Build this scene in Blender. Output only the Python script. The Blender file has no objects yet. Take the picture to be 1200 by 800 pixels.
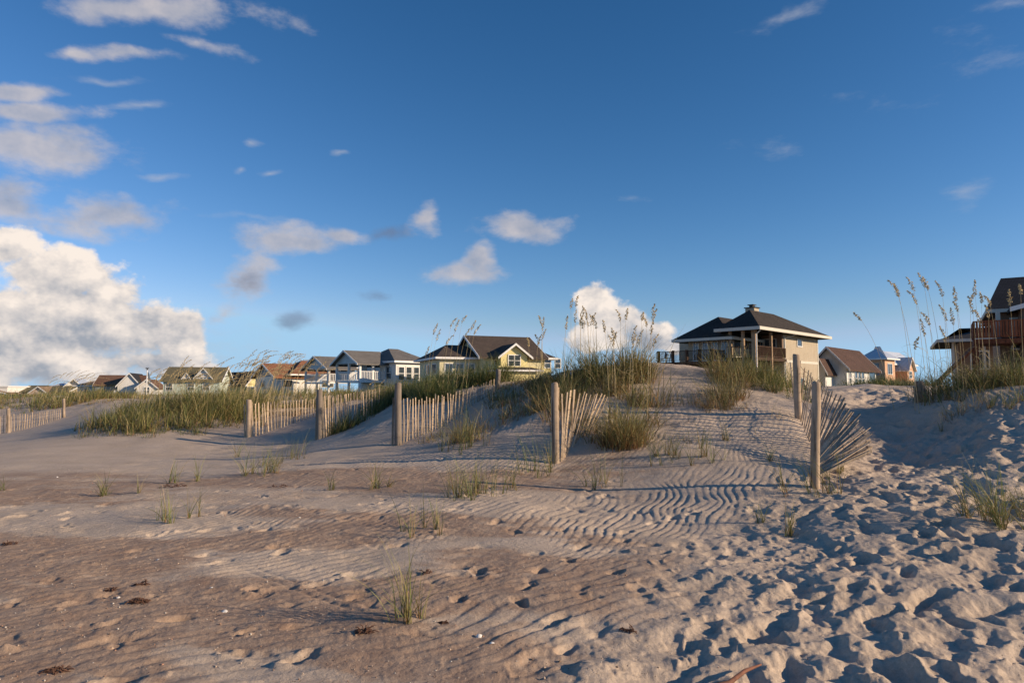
import bpy, math, random
import numpy as np
from mathutils import Vector, Matrix, Euler

random.seed(7)
rng = np.random.default_rng(7)
scene = bpy.context.scene
COL = scene.collection

# ------------------------------------------------------------------ camera geometry
F = 800.0            # focal length in pixels of a 1200 x 800 frame (24 mm lens)
HOR = 458.0          # row of the horizon
EYE = 1.6
TILT = math.atan((HOR - 400) / F)
CT, ST = math.cos(TILT), math.sin(TILT)

def at(px, py, Y):
    """world point at distance Y (along +Y) that the photo shows at column px, row py"""
    a, b = (px - 600) / F, (400 - py) / F
    dy = CT - b * ST
    dz = ST + b * CT
    return Vector((a * Y / dy, Y, EYE + dz * Y / dy))

# ------------------------------------------------------------------ noise
TAB = rng.random((256, 256))
def vnoise(x, y):
    x = np.asarray(x, float); y = np.asarray(y, float)
    xi = np.floor(x).astype(np.int64); yi = np.floor(y).astype(np.int64)
    fx = x - xi; fy = y - yi
    fx = fx * fx * fx * (fx * (fx * 6 - 15) + 10); fy = fy * fy * fy * (fy * (fy * 6 - 15) + 10)
    x0 = xi & 255; x1 = (xi + 1) & 255; y0 = yi & 255; y1 = (yi + 1) & 255
    a = TAB[x0, y0]; b = TAB[x1, y0]; c = TAB[x0, y1]; d = TAB[x1, y1]
    return (a + (b - a) * fx + (c - a) * fy + (a - b - c + d) * fx * fy) * 2 - 1
def fbm(x, y, s, o=4, g=0.5, off=0.0):
    t = 0.0; a = 1.0; n = 0.0
    for i in range(o):
        c, q = math.cos(i * 1.3 + .4), math.sin(i * 1.3 + .4)
        t = t + a * vnoise((x * c - y * q) / s + off + i * 17.3, (x * q + y * c) / s - off + i * 9.1)
        n += a; a *= g; s *= 0.5
    return t / n
def sstep(a, b, x):
    t = np.clip((np.asarray(x, float) - a) / (b - a), 0, 1)
    return t * t * (3 - 2 * t)

# ------------------------------------------------------------------ terrain height
CP = []   # (x, y, z)
def cp(px, py, Y):
    p = at(px, py, Y); CP.append((p.x, p.y, p.z))
def cw(x, y, z): CP.append((x, y, z))
for x, y, z in [(-2, 1.2, 0), (0, 1.2, 0), (2, 1.2, 0), (-3.2, 3.4, 0), (0, 3.6, 0), (3.2, 3.4, .02), (-6, 6, -.04),
                (-2, 6, .03), (1.5, 6, .08), (5.5, 6, .2), (-9, 9, -.03), (-4.5, 9, .08), (0, 8.6, .17), (3, 7.6, .2),
                (-14, 13, -.05), (-8, 13, .08), (-3.5, 12, .25), (-19, 19, -.1), (-12, 17, .12), (-24, 24, -.12),
                (9, 7, .7), (12, 10, 1.6), (-33, 34, .1), (6.8, 8, .42)]:
    cw(x, y, z)
for a in [(652,542,11.6),(760,547,10.8),(700,505,13),(800,503,12.5),(850,482,13.6),(770,455,15.4),(770,429,17.5),(720,431,17.8),
          (690,434,18),(640,446,18.5),(850,437,17.5),(900,449,17),(940,474,14.3),(942,522,11.5),(955,567,9),(880,543,10.4),
          (1000,548,9.9),(1080,540,10.5),(1060,502,13),(1040,478,16),(1000,457,20),(1000,452,26),(1190,510,10),(1200,455,13.2),
          (1120,455,14),(1080,470,14),(1320,451,13),(1230,600,6.9),
          (466,521,14.6),(530,491,16.5),(583,456,18.5),(600,472,16.5),(560,503,14.6),(620,512,13),(605,450,20),(520,464,19.6),
          (480,474,19),(430,503,17),(452,484,19),(482,460,23),(373,515,18.2),(430,490,20.5),(290,512,20),(370,490,22),(420,474,25),
          (330,480,25),(300,474,27),(200,514,19.5),(150,511,20),(120,516,19.4),(220,482,23),(160,480,24),(262,480,24),
          (100,500,24),(10,507,28),(75,489,33),(112,473,36),(132,482,30),(0,485,36),(40,474,38),(60,466,42),(150,467,40),(-80,480,38),
          (250,467,36),(380,462,36),(520,458,34)]:
    cp(*a)
for px in (-150, 50, 250, 450, 600, 750, 900, 1050, 1250):
    p = at(px, 458, 60); cw(p.x, 60, .9)
for px in (620, 760, 880):
    p = at(px, 458, 28); cw(p.x, 28, 1.0)
    p = at(px, 458, 40); cw(p.x, 40, .5)
for px in (1150, 1300):
    p = at(px, 458, 22); cw(p.x, 22, 1.6)
    p = at(px, 458, 38); cw(p.x, 38, 1.2)

KL = 1.6
def _uv(x, y):
    r = np.maximum(np.hypot(x, y), 1.0)
    th = np.clip(np.arctan2(x, y), -1.05, 1.05)
    return th * KL, np.log(r)
CPA = np.array(CP)
_cu, _cv = _uv(CPA[:, 0], CPA[:, 1])
def _k(d2): return 0.5 * d2 * np.log(d2 + 1e-12)
_n = len(CPA)
_A = np.zeros((_n + 3, _n + 3))
_A[:_n, :_n] = _k((_cu[:, None] - _cu) ** 2 + (_cv[:, None] - _cv) ** 2) + np.eye(_n) * 2e-4
_A[:_n, _n] = 1; _A[:_n, _n + 1] = _cu; _A[:_n, _n + 2] = _cv
_A[_n:, :_n] = _A[:_n, _n:].T
_W = np.linalg.solve(_A, np.concatenate([CPA[:, 2], [0, 0, 0]]))

def base_h(x, y):
    x = np.atleast_1d(np.asarray(x, float)); y = np.atleast_1d(np.asarray(y, float))
    sh = x.shape; x = x.ravel(); y = y.ravel()
    out = np.empty_like(x)
    for i in range(0, len(x), 60000):
        xs, ys = x[i:i + 60000], y[i:i + 60000]
        u, v = _uv(xs, ys)
        z = _k((u[:, None] - _cu) ** 2 + (v[:, None] - _cv) ** 2) @ _W[:_n]
        z += _W[_n] + _W[_n + 1] * u + _W[_n + 2] * v
        out[i:i + 60000] = z
    r = np.hypot(x, y); th = np.abs(np.arctan2(x, y))
    out = np.clip(out, -.4, 2.9)
    w = sstep(48, 75, r); out = out * (1 - w) + .9 * w
    w = sstep(1.1, 1.7, th); out = out * (1 - w) + 0.0 * w
    # hummocks on the dune, soft swells on the beach
    d = sstep(.25, 1.0, out) * (1 - sstep(60, 90, r))
    out = out + d * (.17 * fbm(x, y, 2.2, 4, .55, 3.1) * sstep(9, 12, y) + .03 * fbm(x, y, .5, 3, .5, 6.1) * sstep(11, 13, y)) + (1 - sstep(60, 90, r)) * .022 * fbm(x, y, 1.3, 3, .5, 8.8)
    return out.reshape(sh)

def ground(px, py):
    """point of the sand seen at column px, row py (marching the ray from the eye)"""
    Y = np.concatenate([np.arange(2.5, 30, .04), np.arange(30, 60, .2)])
    p = [at(px, py, float(q)) for q in Y]
    xs = np.array([q.x for q in p]); zs = np.array([q.z for q in p])
    h = base_h(xs, Y)
    i = int(np.argmax(h >= zs)) if (h >= zs).any() else len(Y) - 1
    return Vector((xs[i], Y[i], h[i]))

PATH_Y = [3, 4, 5, 6.6, 8.3, 9.8, 13, 16, 20, 24]
PATH_L = [-.3, .25, .95, 1.75, 2.9, 4.35, 6.0, 7.6, 9.0, 10.5]
PATH_R = [14, 14, 14, 14, 9.5, 7.3, 8.8, 10.4, 12.0, 13]
def path_mask(x, y):
    w = .35 * fbm(x, y, 1.1, 3, .5, 5.5)
    l = np.interp(y, PATH_Y, PATH_L) + w; r = np.interp(y, PATH_Y, PATH_R) + w
    return sstep(-.35, .45, x - l) * sstep(-.35, .45, r - x) * sstep(25, 20, y)

def damp_mask(x, y):
    """darker, coarse reddish sand lying bare between the pale drifts"""
    n = fbm(x * .5 + y * .3, y * 1.1, 1.7, 5, .62, 21.0)
    near = sstep(1.6, -2.2, x - .22 * y) * sstep(15.5, 10.5, y - .12 * np.minimum(x, 0)) * sstep(2.0, 3.5, y + 2)
    streak = np.exp(-((y - 10.2 + .10 * x - .5 * fbm(x, y, 2.0, 2, .5, 2.2)) / 1.1) ** 2) * sstep(3.2, .5, x)
    m = np.clip(sstep(-.10, .30, n) * near * .92 + .75 * streak * sstep(-.5, .1, n), 0, 1)
    return m * (1 - path_mask(x, y))
# ------------------------------------------------------------------ materials
def mat(name):
    m = bpy.data.materials.new(name); m.use_nodes = True
    nt = m.node_tree; b = nt.nodes['Principled BSDF']
    return m, nt, b
def N(nt, t, **kw):
    n = nt.nodes.new(t)
    for k, v in kw.items():
        if k in n.inputs: n.inputs[k].default_value = v
        else: setattr(n, k, v)
    return n
def ramp(nt, fac, stops):
    r = nt.nodes.new('ShaderNodeValToRGB')
    e = r.color_ramp.elements
    while len(e) < len(stops): e.new(.5)
    for i, (p, c) in enumerate(stops):
        e[i].position = p; e[i].color = (*c, 1)
    nt.links.new(fac, r.inputs[0]); return r.outputs[0]
def mixc(nt, fac, a, b, mode='MIX'):
    m = nt.nodes.new('ShaderNodeMix'); m.data_type = 'RGBA'; m.blend_type = mode
    for s, v in ((m.inputs[0], fac), (m.inputs[6], a), (m.inputs[7], b)):
        if isinstance(v, bpy.types.NodeSocket): nt.links.new(v, s)
        elif isinstance(v, (int, float)): s.default_value = v
        else: s.default_value = (*v, 1)
    return m.outputs[2]
def noise(nt, vec, scale, detail=4, rough=.55, dist=0):
    n = N(nt, 'ShaderNodeTexNoise', Scale=scale, Detail=detail, Roughness=rough, Distortion=dist)
    if vec is not None: nt.links.new(vec, n.inputs['Vector'])
    return n.outputs['Fac']
def mapping(nt, vec, scale=(1, 1, 1), rot=(0, 0, 0)):
    m = nt.nodes.new('ShaderNodeMapping'); m.inputs['Scale'].default_value = scale; m.inputs['Rotation'].default_value = rot
    nt.links.new(vec, m.inputs['Vector']); return m.outputs[0]
def bump(nt, b, h, strength, dist, normal=None):
    n = N(nt, 'ShaderNodeBump', Strength=strength, Distance=dist)
    nt.links.new(h, n.inputs['Height'])
    if normal is not None: nt.links.new(normal, n.inputs['Normal'])
    nt.links.new(n.outputs[0], b.inputs['Normal']); return n.outputs[0]
def objc(nt): return nt.nodes.new('ShaderNodeTexCoord').outputs['Object']

def m_sand():
    m, nt, b = mat('sand')
    v = objc(nt)
    at_ = nt.nodes.new('ShaderNodeAttribute'); at_.attribute_name = 'damp'
    fo = nt.nodes.new('ShaderNodeAttribute'); fo.attribute_name = 'veg'
    pale = ramp(nt, noise(nt, v, 1.1, 6, .6), [(.3, (.49, .395, .305)), (.7, (.60, .49, .385))])
    brown = ramp(nt, noise(nt, v, 3.0, 7, .7), [(.3, (.33, .225, .16)), (.7, (.46, .345, .255))])
    edge = nt.nodes.new('ShaderNodeMath'); edge.operation = 'MULTIPLY_ADD'
    nt.links.new(noise(nt, v, 9, 6, .7), edge.inputs[0]); edge.inputs[1].default_value = .9
    nt.links.new(at_.outputs['Fac'], edge.inputs[2])
    f = ramp(nt, edge.outputs[0], [(.50, (0, 0, 0)), (1.0, (1, 1, 1))])
    c = mixc(nt, f, pale, brown)
    grain = ramp(nt, noise(nt, v, 330, 3, .8), [(.3, (.78, .77, .76)), (.7, (1.16, 1.15, 1.14))])
    c = mixc(nt, 1.0, c, grain, 'MULTIPLY')
    g2 = ramp(nt, noise(nt, v, 42, 5, .75), [(.35, (.86, .85, .84)), (.65, (1.09, 1.09, 1.09))])
    c = mixc(nt, 1.0, c, g2, 'MULTIPLY')
    # dark specks of shell grit and dried weed
    vo = N(nt, 'ShaderNodeTexVoronoi', Scale=26.0, Randomness=1.0); nt.links.new(v, vo.inputs['Vector'])
    sp = ramp(nt, vo.outputs['Distance'], [(.0, (1, 1, 1)), (.11, (1, 1, 1)), (.15, (0, 0, 0))])
    sel = ramp(nt, noise(nt, v, 5, 3, .6), [(.50, (0, 0, 0)), (.62, (1, 1, 1))])
    sp = mixc(nt, 1.0, sp, sel, 'MULTIPLY')
    c = mixc(nt, sp, c, (.17, .12, .09))
    c = mixc(nt, fo.outputs['Fac'], c, ramp(nt, noise(nt, v, .5, 6, .7), [(.35, (.07, .085, .03)), (.65, (.17, .15, .07))]))
    nt.links.new(c, b.inputs['Base Color'])
    b.inputs['Roughness'].default_value = .95; b.inputs['Specular IOR Level'].default_value = .15
    n1 = bump(nt, b, noise(nt, v, 260, 3, .8), .35, .003)
    n2 = N(nt, 'ShaderNodeBump', Strength=.7, Distance=.022)
    nt.links.new(noise(nt, v, 30, 6, .72), n2.inputs['Height']); nt.links.new(n1, n2.inputs['Normal'])
    nt.links.new(n2.outputs[0], b.inputs['Normal'])
    return m

def m_grass():
    m, nt, b = mat('grass_blade')
    a = nt.nodes.new('ShaderNodeAttribute'); a.attribute_name = 'Col'
    nt.links.new(a.outputs['Color'], b.inputs['Base Color'])
    b.inputs['Roughness'].default_value = .55; b.inputs['Specular IOR Level'].default_value = .3
    t = nt.nodes.new('ShaderNodeBsdfTranslucent'); nt.links.new(a.outputs['Color'], t.inputs['Color'])
    mx = nt.nodes.new('ShaderNodeMixShader'); mx.inputs[0].default_value = .28
    nt.links.new(b.outputs[0], mx.inputs[1]); nt.links.new(t.outputs[0], mx.inputs[2])
    nt.links.new(mx.outputs[0], nt.nodes['Material Output'].inputs['Surface'])
    return m

def m_wood(name, c1, c2, scale=1.0, rough=.85):
    m, nt, b = mat(name); v = objc(nt)
    s = mapping(nt, v, (38 * scale, 38 * scale, 1.6 * scale))
    f = noise(nt, s, 1.0, 6, .65, .6)
    c = ramp(nt, f, [(.28, c1), (.72, c2)])
    st = ramp(nt, noise(nt, v, 2.2, 5, .7), [(.35, (.72, .7, .68)), (.65, (1.12, 1.1, 1.08))])
    c = mixc(nt, 1.0, c, st, 'MULTIPLY')
    oi = nt.nodes.new('ShaderNodeObjectInfo')
    r = ramp(nt, oi.outputs['Random'], [(0, (.58, .60, .64)), (1, (1.2, 1.14, 1.06))])
    c = mixc(nt, 1.0, c, r, 'MULTIPLY')
    nt.links.new(c, b.inputs['Base Color']); b.inputs['Roughness'].default_value = rough
    b.inputs['Specular IOR Level'].default_value = .2
    ck = ramp(nt, noise(nt, mapping(nt, v, (30 * scale, 30 * scale, .9 * scale)), 1.3, 4, .6, 1.2), [(.36, (.25, .22, .2)), (.42, (1, 1, 1))])
    c2_ = mixc(nt, 1.0, c, ck, 'MULTIPLY'); nt.links.new(c2_, b.inputs['Base Color'])
    bump(nt, b, f, .7, .012)
    return m

def m_siding(name, col, pitch=.16, dirt=.12):
    """lapped boards: bands along z, a little weathering"""
    m, nt, b = mat(name); v = objc(nt)
    sx = nt.nodes.new('ShaderNodeSeparateXYZ'); nt.links.new(v, sx.inputs[0])
    mu = nt.nodes.new('ShaderNodeMath'); mu.operation = 'MULTIPLY'; mu.inputs[1].default_value = 1 / pitch
    nt.links.new(sx.outputs[2], mu.inputs[0])
    fr = nt.nodes.new('ShaderNodeMath'); fr.operation = 'FRACT'; nt.links.new(mu.outputs[0], fr.inputs[0])
    w = ramp(nt, noise(nt, v, .9, 6, .7), [(.3, tuple(c * (1 - dirt) for c in col)), (.7, col)])
    w2 = ramp(nt, noise(nt, mapping(nt, v, (3, 3, .35)), 1.5, 5, .7), [(.35, (.88, .87, .85)), (.62, (1.0, 1.0, 1.0))])
    w = mixc(nt, 1.0, w, w2, 'MULTIPLY')
    nt.links.new(w, b.inputs['Base Color']); b.inputs['Roughness'].default_value = .6
    bump(nt, b, fr.outputs[0], .7, .03)
    return m

def m_roof(name, c1, c2):
    m, nt, b = mat(name); v = objc(nt)
    sx = nt.nodes.new('ShaderNodeSeparateXYZ'); nt.links.new(v, sx.inputs[0])
    ad = nt.nodes.new('ShaderNodeMath'); ad.operation = 'ADD'
    nt.links.new(sx.outputs[0], ad.inputs[0]); nt.links.new(sx.outputs[1], ad.inputs[1])
    cx = nt.nodes.new('ShaderNodeCombineXYZ'); nt.links.new(ad.outputs[0], cx.inputs[0])
    ml = nt.nodes.new('ShaderNodeMath'); ml.operation = 'MULTIPLY'; ml.inputs[1].default_value = 2.2
    nt.links.new(sx.outputs[2], ml.inputs[0]); nt.links.new(ml.outputs[0], cx.inputs[1])
    br = N(nt, 'ShaderNodeTexBrick', Scale=3.4)
    nt.links.new(cx.outputs[0], br.inputs['Vector'])
    br.inputs['Color1'].default_value = (*c1, 1); br.inputs['Color2'].default_value = (*c2, 1)
    br.inputs['Mortar'].default_value = (*[c * .45 for c in c1], 1); br.inputs['Mortar Size'].default_value = .03
    n = ramp(nt, noise(nt, v, .7, 7, .75), [(.3, (.72, .73, .72)), (.7, (1.2, 1.18, 1.16))])
    c = mixc(nt, 1.0, br.outputs['Color'], n, 'MULTIPLY')
    nt.links.new(c, b.inputs['Base Color']); b.inputs['Roughness'].default_value = .9
    b.inputs['Specular IOR Level'].default_value = .2
    bump(nt, b, br.outputs['Fac'], -.4, .02)
    return m

def m_metal_roof():
    m, nt, b = mat('ribbed_metal_roof'); v = objc(nt)
    sx = nt.nodes.new('ShaderNodeSeparateXYZ'); nt.links.new(v, sx.inputs[0])
    w = nt.nodes.new('ShaderNodeMath'); w.operation = 'ADD'
    nt.links.new(sx.outputs[0], w.inputs[0]); nt.links.new(sx.outputs[1], w.inputs[1])
    mu = nt.nodes.new('ShaderNodeMath'); mu.operation = 'MULTIPLY'; mu.inputs[1].default_value = 1.7
    nt.links.new(w.outputs[0], mu.inputs[0])
    fr = nt.nodes.new('ShaderNodeMath'); fr.operation = 'FRACT'; nt.links.new(mu.outputs[0], fr.inputs[0])
    rb = ramp(nt, fr.outputs[0], [(.0, (1, 1, 1)), (.1, (1, 1, 1)), (.16, (0, 0, 0))])
    c = mixc(nt, rb, (.62, .65, .68), (.5, .53, .56))
    nt.links.new(c, b.inputs['Base Color']); b.inputs['Roughness'].default_value = .35; b.inputs['Metallic'].default_value = .25
    bump(nt, b, rb, .8, .04)
    return m

def m_plain(name, col, rough=.6, var=.12, scale=6.0, metallic=0, spec=.4, bmp=0.0):
    m, nt, b = mat(name); v = objc(nt)
    f = noise(nt, v, scale, 6, .65)
    c = ramp(nt, f, [(.3, tuple(x * (1 - var) for x in col)), (.7, tuple(x * (1 + var * .6) for x in col))])
    nt.links.new(c, b.inputs['Base Color']); b.inputs['Roughness'].default_value = rough
    b.inputs['Metallic'].default_value = metallic; b.inputs['Specular IOR Level'].default_value = spec
    if bmp: bump(nt, b, f, .5, bmp)
    return m

M = {}
M['sand'] = m_sand(); M['grass'] = m_grass()
M['post'] = m_wood('weathered_post', (.24, .19, .145), (.50, .41, .32), .5)
M['picket'] = m_wood('weathered_picket', (.36, .28, .20), (.66, .54, .41), 1.0)
M['deckwood'] = m_wood('deck_wood', (.06, .036, .026), (.15, .085, .055), .4)
M['redwood'] = m_wood('red_deck_wood', (.17, .055, .028), (.34, .12, .055), .4)
M['postwood'] = m_wood('house_post_wood', (.30, .21, .14), (.47, .35, .24), .4)
M['wire'] = m_plain('rusty_wire', (.12, .09, .075), .6, .2, 30, .6)
M['glass'] = m_plain('window_glass', (.045, .06, .075), .06, .1, 2, 0, .9)
M['trim'] = m_plain('white_trim', (.76, .75, .72), .55)
M['trimgrey'] = m_plain('cream_trim', (.60, .56, .47), .6)
M['dark'] = m_plain('dark_interior', (.035, .033, .032), .9)
M['metal'] = m_plain('dark_metal', (.05, .045, .04), .5, .2, 8, .5)
for k, c in dict(white=(.84, .82, .78), tan=(.49, .41, .30), yellow=(.80, .70, .34), cream=(.74, .68, .44), blue=(.60, .67, .70),
                 teal=(.26, .52, .46), mint=(.62, .70, .60), peach=(.72, .43, .27), slate=(.26, .32, .38), grey=(.42, .43, .42),
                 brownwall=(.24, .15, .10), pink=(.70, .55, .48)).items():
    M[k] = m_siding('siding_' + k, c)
for k, c1, c2 in [('r_dark', (.045, .037, .032), (.075, .06, .05)), ('r_dark2', (.085, .065, .055), (.13, .10, .08)), ('r_brown', (.17, .095, .065), (.24, .14, .09)),
                  ('r_rust', (.30, .13, .07), (.38, .18, .10)), ('r_grey', (.17, .16, .15), (.24, .22, .20)),
                  ('r_black', (.03, .03, .034), (.05, .05, .055)), ('r_olive', (.17, .15, .09), (.24, .21, .13)),
                  ('r_choc', (.085, .05, .04), (.135, .08, .06)), ('r_tan', (.27, .18, .12), (.34, .24, .16))]:
    M[k] = m_roof('shingle_' + k, c1, c2)
M['r_metal'] = m_metal_roof()
M['shell'] = m_plain('shell_white', (.74, .70, .63), .5, .2, 40)
M['weed'] = m_plain('dried_weed', (.11, .055, .035), .9, .4, 30)
M['stick'] = m_plain('driftwood_bark', (.20, .085, .05), .8, .4, 20)
M['oat'] = m_plain('oat_head', (.54, .42, .22), .8, .3, 60)
M['leaf'] = m_plain('shrub_leaf', (.045, .065, .025), .7, .4, 3)
M['cushion'] = m_plain('pale_cloth', (.55, .50, .42), .9)

# ------------------------------------------------------------------ mesh collecting
class MB:
    def __init__(s): s.v = []; s.f = []
    def add(s, vs, fs):
        o = len(s.v); s.v += [tuple(p) for p in vs]; s.f += [tuple(i + o for i in f) for f in fs]; return s
    def box(s, x0, x1, y0, y1, z0, z1):
        return s.add([(x0, y0, z0), (x1, y0, z0), (x1, y1, z0), (x0, y1, z0), (x0, y0, z1), (x1, y0, z1), (x1, y1, z1), (x0, y1, z1)],
                     [(0, 3, 2, 1), (4, 5, 6, 7), (0, 1, 5, 4), (1, 2, 6, 5), (2, 3, 7, 6), (3, 0, 4, 7)])
    def bar(s, a, b, w, t, up=(0, 0, 1), taper=1.0):
        a, b = Vector(a), Vector(b); d = (b - a).normalized(); u = Vector(up)
        if abs(d.dot(u)) > .95: u = Vector((1, 0, 0))
        r = d.cross(u).normalized(); q = r.cross(d)
        vs = []
        for p, k in ((a, 1), (b, taper)):
            for sx, sy in ((-1, -1), (1, -1), (1, 1), (-1, 1)):
                vs.append(p + r * sx * w / 2 * k + q * sy * t / 2 * k)
        return s.add(vs, [(0, 1, 2, 3), (7, 6, 5, 4), (0, 4, 5, 1), (1, 5, 6, 2), (2, 6, 7, 3), (3, 7, 4, 0)])
    def tube(s, pts, rad, n=8, cap=True):
        pts = [Vector(p) for p in pts]; o = len(s.v)
        rr = rad if isinstance(rad, (list, tuple)) else [rad] * len(pts)
        prev = None
        for i, p in enumerate(pts):
            d = (pts[min(i + 1, len(pts) - 1)] - pts[max(i - 1, 0)]).normalized()
            if prev is None:
                u = Vector((0, 0, 1)) if abs(d.z) < .9 else Vector((1, 0, 0))
                prev = d.cross(u).normalized()
            a = (prev - d * prev.dot(d)).normalized(); prev = a; c = d.cross(a)
            for k in range(n):
                t = 2 * math.pi * k / n
                s.v.append(tuple(p + (a * math.cos(t) + c * math.sin(t)) * rr[i]))
        for i in range(len(pts) - 1):
            for k in range(n):
                k2 = (k + 1) % n
                s.f.append((o + i * n + k, o + i * n + k2, o + (i + 1) * n + k2, o + (i + 1) * n + k))
        if cap:
            s.f.append(tuple(o + k for k in range(n))[::-1]); s.f.append(tuple(o + (len(pts) - 1) * n + k for k in range(n)))
        return s
    def build(s, name, m, parent=None, smooth=False, loc=None):
        me = bpy.data.meshes.new(name); me.from_pydata(s.v, [], s.f); me.materials.append(m); me.update()
        o = bpy.data.objects.new(name, me); COL.objects.link(o)
        if parent is not None: o.parent = parent
        if loc is not None: o.location = loc
        if smooth: me.polygons.foreach_set('use_smooth', [True] * len(me.polygons))
        return o
def tag(o, label=None, cat=None, group=None, kind=None):
    if label: o['label'] = label
    if cat: o['category'] = cat
    if group: o['group'] = group
    if kind: o['kind'] = kind
    return o
def empty(name, loc=(0, 0, 0), rz=0):
    o = bpy.data.objects.new(name, None); COL.objects.link(o); o.location = loc; o.rotation_euler = (0, 0, rz)
    o.empty_display_size = .2; return o
def np_mesh(name, V, Fq, m, smooth=True, attrs=None, col=None):
    """V (n,3); Fq (k,4) or (k,3) arrays"""
    me = bpy.data.meshes.new(name); k = Fq.shape[1]
    me.vertices.add(len(V)); me.vertices.foreach_set('co', np.ascontiguousarray(V, np.float32).ravel())
    me.loops.add(Fq.size); me.loops.foreach_set('vertex_index', np.ascontiguousarray(Fq, np.int32).ravel())
    me.polygons.add(len(Fq)); me.polygons.foreach_set('loop_start', np.arange(0, Fq.size, k, dtype=np.int32))
    me.polygons.foreach_set('loop_total', np.full(len(Fq), k, np.int32))
    if smooth: me.polygons.foreach_set('use_smooth', np.ones(len(Fq), bool))
    for an, av in (attrs or {}).items():
        a = me.attributes.new(an, 'FLOAT', 'POINT'); a.data.foreach_set('value', np.ascontiguousarray(av, np.float32))
    if col is not None:
        a = me.color_attributes.new('Col', 'FLOAT_COLOR', 'POINT')
        a.data.foreach_set('color', np.ascontiguousarray(col, np.float32).ravel())
    me.materials.append(m); me.update(calc_edges=True)
    o = bpy.data.objects.new(name, me); COL.objects.link(o); return o
# ------------------------------------------------------------------ fine relief: footprints, trampled path, ripples
DX0, DX1, DY0, DY1, DR = -9.0, 13.0, 2.4, 21.0, .014
nxd, nyd = int((DX1 - DX0) / DR), int((DY1 - DY0) / DR)
gx = DX0 + np.arange(nxd) * DR; gy = DY0 + np.arange(nyd) * DR
DET = np.zeros((nyd, nxd), np.float32)
def stamp(arr, cx, cy, rx, ry, ang, depth, rim, rimside=0.0, power=2.0, warp=0, over=.0):
    R = max(rx, ry) * 2.1
    i0, i1 = max(int((cx - R - DX0) / DR), 0), min(int((cx + R - DX0) / DR) + 1, nxd)
    j0, j1 = max(int((cy - R - DY0) / DR), 0), min(int((cy + R - DY0) / DR) + 1, nyd)
    if i0 >= i1 or j0 >= j1: return
    X, Y = np.meshgrid(gx[i0:i1] - cx, gy[j0:j1] - cy)
    wx = .55 * rx * fbm(X + cx, Y + cy, .17, 3, .6, 4 + warp); wy = .55 * ry * fbm(X + cx, Y + cy, .15, 3, .6, 44 + warp)
    X = X + wx; Y = Y + wy
    c, s = math.cos(ang), math.sin(ang)
    u = (X * c + Y * s) / rx; v = (-X * s + Y * c) / ry
    d = np.sqrt(u * u + v * v)
    w = np.exp(-(d ** (2 * power)) * .8)
    rm = rim * np.exp(-((d - 1.28) / .30) ** 2) * (1 + rimside * u) * (.5 + 1.3 * vnoise((X + cx) * 17, (Y + cy) * 17))
    A = arr[j0:j1, i0:i1]
    tgt = -depth + (.25 * depth) * v
    A[:] = (A * (1 - over * w) + w * tgt * 1.0 + rm).astype(np.float32)
# churned path
TR = np.zeros_like(DET)
pts = []
tries = 0
while len(pts) < 1500 and tries < 90000:
    tries += 1
    y = 2.6 + 20 * random.random() ** 1.3; x = random.uniform(-1.5, 13.5)
    if not (x < y * 1.05 + 2): continue
    pm = float(path_mask(np.array([x]), np.array([y]))[0])
    if random.random() > pm: continue
    md = random.choice([.22, .27, .38]) if y < 12 else .32
    if any((x - a) ** 2 + (y - b) ** 2 < md * md for a, b in pts[-900:]): continue
    pts.append((x, y))
for x, y in pts:
    dirn = math.atan2(1.0, .55) + random.gauss(0, .5)
    k = min(1.9, max(.55, random.lognormvariate(0, .38)))
    stamp(TR, x, y, .155 * k, .085 * k, dirn, random.uniform(.03, .085) * min(k, 1.3), random.uniform(.002, .020), random.uniform(-.7, .7), random.choice([.9, 1.2, 1.7]), random.random() * 50, .7)
TR = np.clip(TR, -.12, .04)
GX, GY = np.meshgrid(gx, gy)
pmk = path_mask(GX, GY).astype(np.float32)
TR *= (.45 + .55 * sstep(.1, 1.5, GX - np.interp(gy, PATH_Y, PATH_L)[:, None])).astype(np.float32)
TR += pmk * (.052 * fbm(GX, GY, .8, 3, .55, 7.7) + .012 * fbm(GX, GY, .19, 4, .6, 1.7)
             + .008 * fbm(GX, GY, .06, 3, .75, 91.7)).astype(np.float32)
DET += TR
# single footprints and scuffs crossing the open sand
prints = [(619,686),(610,706),(657,725),(662,755),(632,669),(666,657),(681,641),(730,633),(734,624),(659,622),(580,612),(602,624),
          (289,740),(352,770),(206,725),(296,693),(371,686),(326,639),(327,648),(311,620),
          (760,640),(775,648),(420,700),(560,668),(540,700),(470,640),(240,650),(765,612),(790,606),(812,602),
          (690,700),(720,670),(745,690)]
for i, (a, b) in enumerate(prints):
    g = ground(a, b); k = random.uniform(.7, 1.0)
    n = 1
    k *= .85
    for q in range(n):
        stamp(DET, g.x + q * random.uniform(-.13, .13), g.y + q * .2, .125 * k, .07 * k, random.gauss(1.0, .6), random.uniform(.02, .05), random.uniform(.003, .014), random.uniform(-.6, .6), 1.6, i, .5)
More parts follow.
